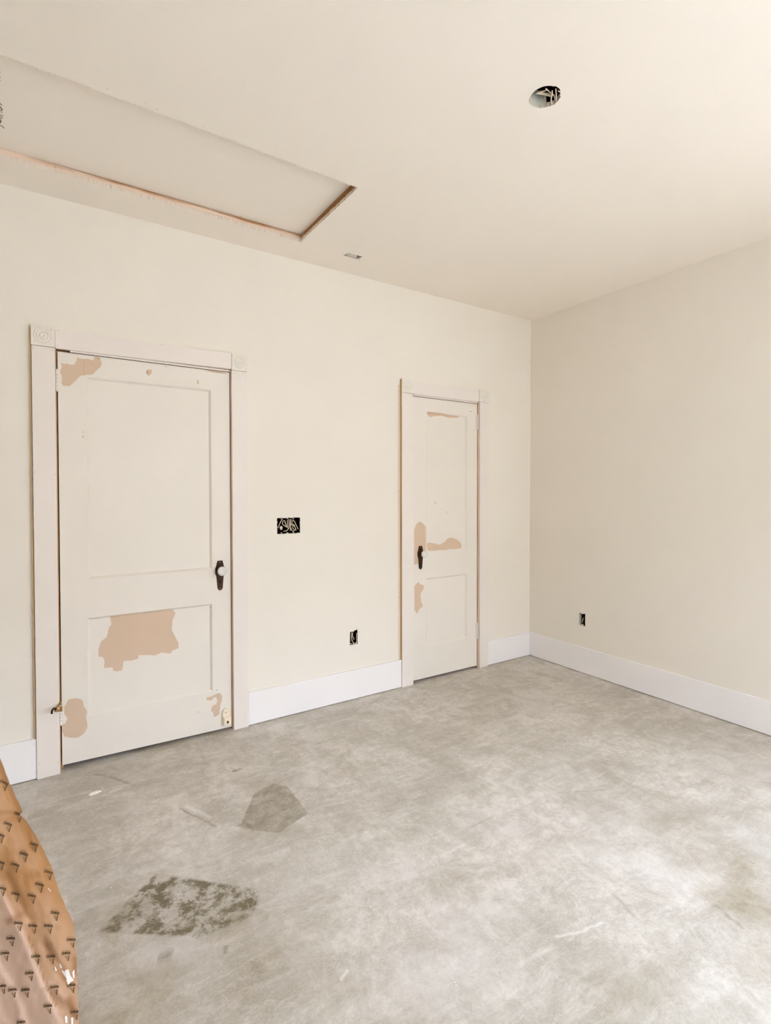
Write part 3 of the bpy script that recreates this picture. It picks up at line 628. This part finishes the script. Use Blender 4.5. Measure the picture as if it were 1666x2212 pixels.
# brass hinge-pin stop on the lower hinge
bm = bmesh.new()
tube(bm, [(-3.2952, -.010, .345), (-3.305, -.035, .335), (-3.3185, -.070, .330)], .0048); tube(bm, [(-3.2952, -.008, .305), (-3.306, -.038, .312), (-3.3185, -.070, .327)], .0052)
box(bm, -3.303, -3.289, -.0165, -.0035, .298, .322); 
st = mesh_obj('hinge_pin_stop', bm, M['brass'], hb); st['label'] = 'aged brass hinge pin stop'
bm = bmesh.new(); tube(bm, [(-3.3150, -.070, .334), (-3.3235, -.076, .340), (-3.3310, -.078, .333), (-3.3330, -.078, .318)], .0042); mesh_obj('stop_hook', bm, M['bronze'], hb)

# old painted bolt keeper low on door 1
k = empty('bolt_keeper', (-2.505, 0, .08)); k.parent = d1.e; k.matrix_parent_inverse = d1.e.matrix_world.inverted(); k['label'] = 'old painted bolt keeper with arched hole'
bpy.context.view_layer.update()
def arch(bm, x0, x1, z0, z1, y0, y1, n=12):
    cx, r = (x0+x1)/2, (x1-x0)/2; pts = [(x0, z0), (x1, z0), (x1, z1-r)] + [(cx+r*math.cos(a), z1-r+r*math.sin(a)) for a in [math.pi*i/n for i in range(1, n)]] + [(x0, z1-r)]
    f = [bm.verts.new((x, y0, z)) for x, z in pts]; b = [bm.verts.new((x, y1, z)) for x, z in pts]; bm.faces.new(f); bm.faces.new(b[::-1])
    for i in range(len(pts)): bm.faces.new((f[i], f[(i+1) % len(pts)], b[(i+1) % len(pts)], b[i]))
bm = bmesh.new(); arch(bm, -2.5235, -2.4850, .060, .1290, -.010, -.0008); bmesh.ops.bevel(bm, geom=bm.edges[:], offset=.0012, segments=2, affect='EDGES'); mesh_obj('keeper_plate', bm, M['keeper'], k)
bm = bmesh.new(); v = []
for y, x0, x1, z0, z1 in ((-.0008, -2.5265, -2.4790, .040, .088), (-.026, -2.5190, -2.4800, .041, .084)): v.append([bm.verts.new(c) for c in ((x0, y, z0), (x1, y, z0), (x1, y, z1), (x0, y, z1))])
bm.faces.new(v[0]); bm.faces.new(v[1])
for i in range(4): bm.faces.new((v[0][i], v[0][(i+1) % 4], v[1][(i+1) % 4], v[1][i]))
bmesh.ops.bevel(bm, geom=bm.edges[:], offset=.002, segments=2, affect='EDGES'); mesh_obj('keeper_box', bm, M['keeper'], k)
bm = bmesh.new(); arch(bm, -2.5060, -2.4950, .0495, .0640, -.0268, -.0258); mesh_obj('keeper_hole', bm, M['gap'], k)
bm = bmesh.new(); arch(bm, -2.5085, -2.5045, .1035, .1090, -.0106, -.0098); mesh_obj('keeper_screw', bm, M['gap'], k)

# ================================================================ ELECTRICAL BOXES
def open_box(bm, x0, x1, z0, z1, y0, y1, t=.0015, to=lambda x, y, z: (x, y, z)):
    for d in ((x0-t, x0, y0, y1, z0, z1), (x1, x1+t, y0, y1, z0, z1), (x0-t, x1+t, y0, y1, z0-t, z0), (x0-t, x1+t, y0, y1, z1, z1+t), (x0-t, x1+t, y1, y1+t, z0-t, z1+t)):
        n0 = len(bm.verts); box(bm, *d); bm.verts.ensure_lookup_table()
        for v in bm.verts[n0:]: v.co = to(*v.co)
def wires(parent, lists, plane, r, mat='wire', name='wire'):
    for i, l in enumerate(lists):
        bm = bmesh.new(); pts = [plane(*p) for p in l]; tube(bm, pts, r, 7); mesh_obj(name, bm, M[mat], parent, smooth=True)
# switch box
e = empty('switch_box', (-2.118, .02, 1.1)); tag(e, 'wide uncovered wall box full of loose cables between the two doors', 'electrical box')
bm = bmesh.new(); open_box(bm, -2.1895, -2.0475, 1.101, 1.192, .0005, .068); mesh_obj('box_shell', bm, M['dark'], e)
pl = lambda dy: (lambda x, y, dy=dy: onY(x, y, dy))
sw = [[(610.3,1121),(606,1128),(603.2,1134.6),(600.5,1141)], [(612.5,1124),(610.3,1130.8),(614.6,1135.6),(622.2,1140)], [(614.6,1124),(616.8,1130),(619,1137)],
      [(624.3,1121),(624.8,1134.6),(623.8,1141),(619,1146.5),(612.4,1147)], [(621,1123),(621.2,1131),(621.5,1138)], [(628.1,1121),(627.5,1130),(627.6,1146)], [(631.4,1122.7),(636.2,1126),(639.5,1133.5),(644.3,1143)],
      [(628.7,1129),(632,1132),(637.3,1135.3)], [(628.4,1133),(633,1135.5),(637.5,1139),(639.8,1146)], [(631.4,1138),(633,1141),(635.1,1143.8)], [(629.8,1125),(633,1128)], [(629,1141),(631,1146),(635,1147),(638,1143)]]
for i, l in enumerate(sw): wires(e, [l], pl(.010+.0035*(i % 3)), .0021 if i not in (2, 5) else .0027)
bm = bmesh.new(); c = onY(607.6, 1140.5, .010); bmesh.ops.create_icosphere(bm, subdivisions=2, radius=.0105, matrix=Matrix.Translation(c) @ Matrix.Diagonal((.9, .6, 1.15, 1)))
for v in bm.verts: v.co += Vector((noise.noise(v.co*300), noise.noise(v.co*290), noise.noise(v.co*310)))*.002
mesh_obj('cable_end', bm, M['wire'], e)
bm = bmesh.new()
bm.free()
for x in (-2.163, -2.125, -2.086):
    for za, zb in ((1.1012, 1.107), (1.187, 1.1918)): B('mounting_ear', (x-.0035, x+.0035, .004, .012, za, zb), M['plastic'], e, .0005)
# outlet box on the back wall
e = empty('outlet_box', (-1.67, .02, .35)); tag(e, 'small uncovered wall box with ragged edges low between the doors', 'electrical box', 'uncovered outlet boxes')
bm = bmesh.new(); open_box(bm, -1.6985, -1.6435, .357, .444, .002, .06); mesh_obj('box_shell', bm, M['dark'], e)
bm = bmesh.new(); box(bm, -1.674, -1.651, .046, .0595, .360, .440); mesh_obj('box_divider', bm, M['olive'], e)
wires(e, [[(759.4,1366.5),(760.3,1372.8),(759.4,1378.2)], [(762.4,1366.5),(761.3,1374.5),(760,1379)], [(759.8,1380.8),(762.8,1387.5),(766.1,1390.4)], [(763.6,1375.7),(764.9,1382)]], pl(.012), .0024)
wires(e, [[(771,1367),(770.6,1376),(771.2,1390)]], pl(.006), .0026)
bm = bmesh.new()
for x, z, r in ((-1.692, .360, .006), (-1.683, .357, .005), (-1.668, .357, .007), (-1.657, .355, .0055), (-1.650, .358, .006)):
    bmesh.ops.create_icosphere(bm, subdivisions=1, radius=r, matrix=Matrix.Translation((x, .008, z)))
for v in bm.verts: v.co += Vector((random.uniform(-1, 1), random.uniform(-1, 1), random.uniform(-1, 1)))*.0012
tag(mesh_obj('plaster_rubble', bm, M['gypsum'], e), kind='stuff')
# outlet box on the right wall
e = empty('outlet_box', (.02, -.505, .35)); tag(e, 'small uncovered wall box with one cable on the right wall', 'electrical box', 'uncovered outlet boxes')
sx = lambda x, y, z: (y+.002, x, z)
bm = bmesh.new(); open_box(bm, -.5315, -.4785, .350, .440, .000, .055, to=sx); mesh_obj('box_shell', bm, M['plastic'], e)
bm = bmesh.new(); box(bm, .034, .0565, -.531, -.4790, .3505, .4395); mesh_obj('box_back', bm, M['dark'], e)
bm = bmesh.new(); box(bm, .0035, .034, -.5312, -.5155, .352, .4385); mesh_obj('box_device', bm, M['dark'], e)
wires(e, [[(1262.6,1333),(1259.6,1338),(1258.4,1345)]], lambda x, y: onX(x, y, .016), .0026)
bm = bmesh.new(); box(bm, .004, .015, -.524, -.500, .3505, .358); mesh_obj('mounting_ear', bm, M['plastic'], e)

# round ceiling light box
e = empty('ceiling_light_box', (LC.x, LC.y, H)); tag(e, 'round uncovered ceiling opening with loose white wires', 'electrical box')
bm = bmesh.new(); n = 32; R1 = .0505; zt = H+.062
ra = [[bm.verts.new((LC.x+math.cos(k*2*math.pi/n)*r, LC.y+math.sin(k*2*math.pi/n)*r, z)) for k in range(n)] for r, z in ((R1, H+.001), (R1, zt), (R1+.002, zt+.002), (R1+.002, H+.001))]
def keepside(k):
    a = (k+.5)*2*math.pi/n; return math.cos(a)*RT.x+math.sin(a)*RT.y < .42
for a, b in ((0, 1), (2, 3), (3, 0), (1, 2)):
    for q in range(n):
        if keepside(q): bm.faces.new((ra[a][q], ra[a][(q+1) % n], ra[b][(q+1) % n], ra[b][q]))
mesh_obj('box_shell', bm, M['plastic'], e, smooth=False)
bm = bmesh.new(); bmesh.ops.create_cone(bm, cap_ends=True, segments=32, radius1=.072, radius2=.072, depth=.002, matrix=Matrix.Translation((LC.x, LC.y, H+.066))); mesh_obj('box_top', bm, M['dark'], e)
bm = bmesh.new()
cr = LC+Vector((RT.x, RT.y))*.058; box(bm, -.004, .004, -.045, .045, 0, .046)
for v in bm.verts: v.co = Vector((cr.x, cr.y, H+.014))+Vector((RT.x, RT.y, 0))*v.co.x+Vector((FW.x, FW.y, 0)).normalized()*v.co.y+Vector((0, 0, v.co.z))
mesh_obj('joist_face', bm, wood('joist_wood', srgb(120, 76, 40), srgb(58, 30, 20), 2), e)
lw = [([(1161,200),(1170,201),(1184,204),(1190,206)], .030, .0050), ([(1179,191),(1186,197),(1193,203),(1199,210),(1200,220)], .014, .0020), ([(1193,196),(1193.5,203),(1191,214),(1193,225),(1199,221)], .008, .0022),
      ([(1201,192),(1202,205),(1202,221)], .006, .0022), ([(1158,203),(1170,198),(1182,194)], .018, .0018), ([(1175,218),(1176,212),(1179,207)], .03, .0010), ([(1197,204),(1199,214),(1200,222)], .012, .0018)]
for l, dz, r in lw: wires(e, [l], (lambda x, y, dz=dz: onZ(x, y, H+dz)), r)
for l in ([(1145,212),(1146,220),(1150,228)], [(1168,234),(1170,230),(1171,228)], [(1206,196),(1211,200),(1210,207)]):
    bm = bmesh.new(); tube(bm, [onZ(x, y, H-.0008) for x, y in l], .0014, 6); mesh_obj('paper_shred', bm, M['gypsum'], e)
# small ceiling slot box
e = empty('ceiling_slot_box', (-1.80, -.232, H)); tag(e, 'small slot cut in the ceiling near the attic hatch', 'electrical box')
bm = bmesh.new(); box(bm, -1.850, -1.756, -.2530, -.2125, H+.020, H+.021); mesh_obj('box_back', bm, M['dark'], e)
bm = bmesh.new(); bmesh.ops.create_icosphere(bm, subdivisions=3, radius=1, matrix=Matrix.Translation((-1.8085, -.231, H+.0065)) @ Matrix.Diagonal((.037, .0195, .006, 1)))
for v in bm.verts: v.co += Vector((1, 1, .5))*noise.noise(v.co*120)*.003
mesh_obj('white_packing', bm, M['plastic'], e, smooth=True)
bm = bmesh.new(); tube(bm, [onZ(776, 560, H-.001), onZ(776.5, 563.5, H-.006), onZ(777, 565, H-.008)], .0008, 5); mesh_obj('paper_shred', bm, M['raw'], e)

# ================================================================ ATTIC HATCH
ah = empty('attic_hatch', (-2.93, -.545, H)); tag(ah, 'large rectangular attic hatch with recessed beige lid and raw wooden frame', 'attic hatch')
z0, z1 = H+.0175, H+.043
B('frame_board', (HX1+.001, HX1+.04, HY0+.01, HY1+.04, z0, z1), M['board'], ah)
B('frame_board', (HX0-.04, HX1, HY1+.001, HY1+.04, z0, z1), M['boardx'], ah)
B('frame_board', (HX0-.04, HX1, HY0-.045, HY0-.002, z0, z1), M['boardx'], ah)
B('frame_board', (HX0-.04, HX0-.001, HY0, HY1, z0, z1), M['board'], ah)
B('raw_strip', (HX1-.0012, HX1+.0008, HY1-.05, HY1, z0+.001, z1-.004), M['jamb'], ah, 0)
bm = bmesh.new(); box(bm, HX0-.06, HX1+.045, HY0-.06, HY1+.045, z1+.0006, z1+.013, bev=.001)
lid = mesh_obj('hatch_lid', bm, M['ceiling'], ah)
ZL = z1
def ribbon(bm, pts, w, z):
    P = [onZ(x, y, z) for x, y in pts]
    for a, b in zip(P, P[1:]):
        d = (b-a).normalized(); s = Vector((-d.y, d.x, 0))*w; q = [a-s-d*w*.5, a+s-d*w*.5, b+s+d*w*.5, b-s+d*w*.5]
        v = [bm.verts.new((p.x, p.y, z)) for p in q]; k = [bm.verts.new((p.x, p.y, z+.0004)) for p in q]
        bm.faces.new(v); bm.faces.new(k[::-1])
        for i in range(4): bm.faces.new((v[i], v[(i+1) % 4], k[(i+1) % 4], k[i]))
for l in ([(-6,220),(0,223.5),(4,227.5)], [(-5,229),(1,231),(3,234),(5,238),(1,238),(-4,235)], [(2,241),(4.5,243)], [(-6,246),(0,248),(6,250)], [(-6,250),(0,252),(6,254)], [(-6,253),(0,255),(4,257)],
          [(-5,258),(1,259),(2.5,263),(0,265.5),(-5,264)], [(-2,271),(3,271.5),(6,274),(8,277)], [(-5,153),(.6,156)], [(-5,165),(.8,168)], [(-5,171),(.6,174)]):
    bm = bmesh.new(); ribbon(bm, l, .0016, ZL-.0003); tag(mesh_obj('pen_stroke', bm, M['ink'], ah), 'brown marker stroke on the lid')
# crumbs of plaster clinging to the cut edges
def crumbs(name, pts, parent, mat, r=(.0015, .0035), smooth=False):
    bm = bmesh.new()
    for p in pts:
        s = random.uniform(*r); n0 = len(bm.verts)
        bmesh.ops.create_icosphere(bm, subdivisions=1, radius=s, matrix=Matrix.Translation(p) @ Matrix.Rotation(random.uniform(0, 3), 4, 'Z') @ Matrix.Diagonal((random.uniform(.7, 1.5), random.uniform(.6, 1.1), random.uniform(.5, .9), 1)))
        bm.verts.ensure_lookup_table()
        for v in bm.verts[n0:]: v.co += Vector((random.uniform(-1, 1), random.uniform(-1, 1), random.uniform(-1, 1)))*s*.25
    o = mesh_obj(name, bm, M[mat], parent); o['kind'] = 'stuff'; return o
rc = random.Random(12)
pts = []
for i in range(190):
    x = rc.uniform(-3.5, HX1-.02); pts.append(Vector((x, HY0+.016*(x-HX0)/(HX1-HX0)+rc.uniform(-.001, .002), H-.0004+rc.uniform(0, .004))))
crumbs('plaster_crumb', pts, ah, 'crumb', (.0012, .0034))
pts = [onZ(x, y, H) for x, y in ((314, 222), (341, 238), (338, 236), (232, 192), (128, 350), (519, 468), (118, 360), (119, 361), (100, 356), (440, 272))]
pts += [Vector((HX1+rc.uniform(-.001, .0015), rc.uniform(HY0+.03, HY1), H+rc.uniform(-.0005, .003))) for i in range(40)]
crumbs('torn_paper', pts, ah, 'raw', (.0012, .0028))

# ================================================================ KRAFT PAPER WRAPPED BUNDLE, lower left
edge = [(-60,1510),(-30,1572),(0,1637),(20,1690),(35,1722),(48,1748),(49,1754),(42,1759.5),(50,1768),(58,1775),(75,1801),(95,1838),(112,1873),(122,1905),(133,1938),(143,1962),(152,1980),(161,2000),(163,2030),(166,2070),(167,2110),(169,2150),(170,2190),(171,2226)]
E = []
for (x0, y0), (x1, y1) in zip(edge, edge[1:]):
    n = max(1, int(math.hypot(x1-x0, y1-y0)/6))
    for k in range(n): E.append((x0+(x1-x0)*k/n, y0+(y1-y0)*k/n))
E.append(edge[-1])
E = [(x+noise.noise(Vector((y*.045, 3, 0)))*2.2, y) for x, y in E]
crease = [(-60, 1790), (0, 1905), (35, 1975), (70, 2050), (97, 2120), (120, 2170), (150, 2226)]
crease2 = [(-60, 1995), (0, 2085), (30, 2130), (50, 2180), (60, 2226)]
def crease_x(y, c=crease):
    for (x0, y0), (x1, y1) in zip(c, c[1:]):
        if y0 <= y <= y1: return x0+(x1-x0)*(y-y0)/(y1-y0)
    return c[0][0]-200 if y < c[0][1] else c[-1][0]
DK = 1.292
def kraft_pt(x, y, ex):
    t_ = (ex-x)                                  # px in from the edge
    d = DK-.052*(1-math.exp(-t_/34.0))-.00018*t_*1.0
    c = crease_x(y); d -= .010*max(0, min(1, (c-x)/10))*(1 if y > 1790 else 0)
    d += .012*max(0, min(1, (c-x)/60.0))
    c = crease_x(y, crease2); d -= .005*max(0, min(1, (c-x)/4))
    d += .006*noise.noise(Vector((x*.018, y*.010, 0)))+.0022*noise.noise(Vector((x*.05, y*.028, 5)))+.0011*noise.noise(Vector((x*.13, y*.08, 9)))
    for (ax, ay), (bx, by), w, h in (((95, 2035), (160, 2140), 7, .008), ((105, 2130), (165, 2175), 8, -.006), ((30, 1700), (52, 1745), 5, .004), ((50, 1770), (75, 1830), 6, .005), ((60, 1985), (20, 1900), 10, .004)):
        vx, vy = bx-ax, by-ay; q = max(0, min(1, ((x-ax)*vx+(y-ay)*vy)/(vx*vx+vy*vy))); dd = math.hypot(x-ax-vx*q, y-ay-vy*q)
        d += h*math.exp(-(dd/w)**2)
    return d
bm = bmesh.new(); TN = 58; rows = []; lw_ = bm.verts.layers.float.new('pale_sheen'); ls_ = bm.verts.layers.float.new('dark_brown')
def world(x, y, d): return CAM+ray(x, y)*d
for ex, y in E:
    row = []
    for k in range(TN+1):
        t_ = 330*(k/TN)**1.35; x = ex-t_
        yy = y
        v = bm.verts.new(world(x, yy, kraft_pt(x, yy, ex))); c = crease_x(y)
        v[lw_] = max(0, min(1, (c-x)/8))*.75 if y > 1790 else 0
        v[lw_] = min(1, v[lw_]+max(0, min(.5, (y-1900)/500)))
        sc = 0
        if t_ < 9 and y < 1765: sc = .55
        if 1765 <= y < 1870 and t_ < 10: sc = .35
        for (ax, ay), (bx, by), w in (((100, 2042), (112, 2078), 8), ((112, 2078), (150, 2130), 5), ((20, 1990), (46, 1975), 8), ((150, 2160), (160, 2190), 9), ((162, 2070), (163, 2100), 6), ((62, 1778), (70, 1830), 7), ((72, 2050), (97, 2118), 2.2), ((97, 2118), (122, 2172), 2.6), ((60, 2020), (72, 2050), 2)):
            vx, vy = bx-ax, by-ay; q = max(0, min(1, ((x-ax)*vx+(y-ay)*vy)/(vx*vx+vy*vy))); dd = math.hypot(x-ax-vx*q, y-ay-vy*q)
            sc = max(sc, .8*math.exp(-(dd/w)**2))
        v[ls_] = sc
        if v.co.z < .004: v.co.z = .004
        row.append(v)
    rows.append(row)
front = []
for a, b in zip(rows, rows[1:]):
    for k in range(TN): front.append(bm.faces.new((a[k], a[k+1], b[k+1], b[k])))
bm.verts.ensure_lookup_table()
tree = BVHTree.FromBMesh(bm)
# back of the bundle: a shell behind the face, closed all round
FB = Vector((FW.x, FW.y, 0)).normalized(); RB = Vector((RT.x, RT.y, 0)).normalized()
back = []
for i, a in enumerate(rows):
    br = []
    for k, v in enumerate(a):
        inner = min(1, k/14); top = min(1, i/14)
        g = .26*math.sin(inner*math.pi/2)*math.sin(min(1, top+.15)*math.pi/2); p = v.co+(v.co-CAM).normalized()*.012+FB*g*.8-RB*(g*.75+.004)-Vector((0, 0, g*.25)); p.z = max(.004, p.z)
        nv = bm.verts.new(p); br.append(nv)
    back.append(br)
for a, b in zip(back, back[1:]):
    for k in range(TN): bm.faces.new((a[k+1], a[k], b[k], b[k+1]))
def strip(a, b):
    for i in range(len(a)-1): bm.faces.new((a[i], a[i+1], b[i+1], b[i]))
strip([r[0] for r in rows], [r[0] for r in back]); strip([r[-1] for r in back], [r[-1] for r in rows]); strip(back[0], rows[0]); strip(rows[-1], back[-1])
kr = empty('kraft_paper_bundle', (world(60, 2226, DK).x, world(60, 2226, DK).y, 0)); tag(kr, 'crumpled brown kraft paper bundle with small printed marks in the lower left corner', 'paper bundle')
mesh_obj('paper_skin', bm, M['kraft'], kr, smooth=True)
def onK(x, y, off=.0012):
    d = ray(x, y).normalized(); h = tree.ray_cast(CAM, d)
    if h[0] is None: return None
    return h[0]-d*off
GL = {'O': [[(0, .2), (.25, 0), (.75, 0), (1, .2), (1, .8), (.75, 1), (.25, 1), (0, .8), (0, .2)]], 'M': [[(0, 0), (0, 1), (.5, .35), (1, 1), (1, 0)]], 'A': [[(0, 0), (.35, 1), (.65, 1), (1, 0)], [(.2, .38), (.8, .38)]],
      'R': [[(0, 0), (0, 1), (.75, 1), (1, .78), (.75, .5), (0, .5)], [(.5, .5), (1, 0)]]}
def mark(bmd, bmf, x, y, ang, s=1.0):
    ca, sa = math.cos(ang), math.sin(ang)
    def seg(bm, a, b, w):
        n = 2; ax, ay = a; bx, by = b; L = math.hypot(bx-ax, by-ay) or 1; nx_, ny_ = -(by-ay)/L*w, (bx-ax)/L*w
        for i in range(n):
            p, q = i/n, (i+1)/n; cs = []
            for u, sg in ((p, 1), (q, 1), (q, -1), (p, -1)):
                lx, ly = ax+(bx-ax)*u+nx_*sg, ay+(by-ay)*u+ny_*sg
                P = onK(x+(lx*ca-ly*sa)*s, y+(lx*sa+ly*ca)*s)
                if P is None: return
                cs.append(P)
            v = [bm.verts.new(c) for c in cs]; bm.faces.new(v)
    wd = 2.7; x0 = -7.6
    for i, ch in enumerate('OMARA'):
        for st_ in GL[ch]:
            for a, b in zip(st_, st_[1:]): seg(bmd, (x0+i*3.1+a[0]*wd, 2.4-a[1]*4.8), (x0+i*3.1+b[0]*wd, 2.4-b[1]*4.8), .62)
    for i in range(7): seg(bmf, (-6.5+i*1.7, -5.2+.5*(i % 2)), (-5.6+i*1.7, -5.0), .7)
    # the pointed emblem under the word: heavy right leg, thin left and inner legs (drawn upright)
    ca, sa = math.cos(ang*.35), math.sin(ang*.35)
    seg(bmd, (5.0, 4.2), (3.6, 14.2), .85); seg(bmf, (-.6, 4.6), (3.0, 13.4), .6); seg(bmf, (2.0, 4.6), (3.0, 9.0), .32); seg(bmf, (-3.2, 4.0), (3.0, 13.0), .25)
MK = [(9.4,1692),(40,1760),(17.4,1781),(1,1805),(73.6,1825),(52,1846),(1,1864),(32.7,1869),(105,1885),(85.7,1912),(4,1920),(33.5,1932),(68.8,1936),(119,1973),(40,1995),(71,2001),(105,2001),(22.8,2028),(154,2031),(143,2060),(10.7,2060),(77.6,2067),(109.8,2067),(63.5,2103),(117.8,2133),(154,2129),(4,2131),(26.8,2139),(54.9,2139),(103.6,2174),(161,2187),(45.5,2209),(-30,1840),(-34,1950),(-40,2080),(-30,2190)]
bmd, bmf = bmesh.new(), bmesh.new()
for x, y in MK:
    a = math.radians(30-12*min(1, max(0, (y-1690)/150))-22*min(1, max(0, (y-1900)/170)))
    mark(bmd, bmf, x, y-1, a, 1.2)
tag(mesh_obj('printed_marks', bmd, M['print'], kr), 'small dark printed words and pointed emblems', kind='stuff')
tag(mesh_obj('faint_print', bmf, M['print_faint'], kr), kind='stuff')
# torn white fibres
def scrap(pts, off=.002):
    bm = bmesh.new()
    P = [onK(x, y, off) for x, y in pts]
    P = [p for p in P if p]
    if len(P) > 2:
        v = [bm.verts.new(p) for p in P]; bm.faces.new(v); tag(mesh_obj('torn_fibre', bm, M['fibre'], kr), 'white torn paper fibre')
for l in ([(127,2083),(130,2081),(134,2089),(133,2093),(129,2089)], [(118,2088),(120,2089),(123,2097),(120,2097)], [(140,2096),(148,2094),(152,2107),(160,2118),(152,2122),(147,2128),(144,2118)], [(133,2095),(141,2100),(146,2110),(142,2112),(135,2101)],
          [(104,1918),(105.5,1918),(105.5,1922),(104,1922)], [(107,1923),(109,1921),(109.5,1926),(107.5,1926)], [(140,2196),(145,2194),(146,2210),(141,2210)], [(153,2198),(158,2198),(158,2214),(154,2214)], [(156,2100),(161,2094),(161,2112),(158,2114)]): scrap(l)
# white torn backing that shows past the paper edge
for l in ([(42,1758),(49,1757),(56,1763),(62,1777),(66,1788),(55,1772)], [(126,1944),(131,1944),(137,1946),(145,1943),(143,1956),(142,1966),(153,1964),(160,1985),(158,1996),(146,1976),(136,1964)]):
    bm = bmesh.new()
    f = [bm.verts.new(world(x, y, DK+.010+.0004*i)) for i, (x, y) in enumerate(l)]; b = [bm.verts.new(world(x, y, DK+.0125+.0004*i)) for i, (x, y) in enumerate(l)]
    bm.faces.new(f); bm.faces.new(b[::-1])
    for i in range(len(l)): bm.faces.new((f[i], f[(i+1) % len(l)], b[(i+1) % len(l)], b[i]))
    mesh_obj('torn_backing', bm, M['fibre'], kr)

# ================================================================ DEBRIS ON THE FLOOR
bm = bmesh.new(); c = onZ(204, 1713, .002)
bmesh.ops.create_icosphere(bm, subdivisions=3, radius=1, matrix=Matrix.Translation(c) @ Matrix.Rotation(.2, 4, 'Z') @ Matrix.Diagonal((.027, .013, .004, 1)))
for v in bm.verts: v.co += Vector((noise.noise(v.co*70), noise.noise(v.co*80), .2*noise.noise(v.co*90)))*.006; v.co.z = max(v.co.z, .0002)
tag(mesh_obj('plaster_chip', bm, M['crumb'], smooth=True), 'flat white plaster chip on the floor before the wide door', 'debris')
pts = [onZ(x, y, .0015) for x, y in ((222,1704),(228,1701),(218,1711),(185,1721),(190,1719),(173,1737),(233,1722),(342,1774),(229,1780),(355,1772),(218,1928),(388,1877),(800,1959),(1205,1850),(1202,1852),(1204,1986),(985,2128),(975,2126),(982,2122),(1310,1957),(1430,1900),(1440,1910),(1475,1922),(1380,1565),(1376,1562),(1485,1565),(953,1680),(1120,1733),(1468,1706),(1470,1704),(165,2133),(172,2130),(530,1977),(576,1995),(240,1918),(225,1933),(617,1640),(260,1712),(1360,1988),(700,1910),(640,1790),(815,2010),(560,1870))]
crumbs('plaster_crumb', pts, None, 'crumb', (.0010, .0026)); o = bpy.data.objects['plaster_crumb.001'] if 'plaster_crumb.001' in bpy.data.objects else bpy.data.objects['plaster_crumb']
o['label'] = 'tiny white plaster crumbs scattered over the concrete floor'; o['category'] = 'debris'
bpy.context.view_layer.update()
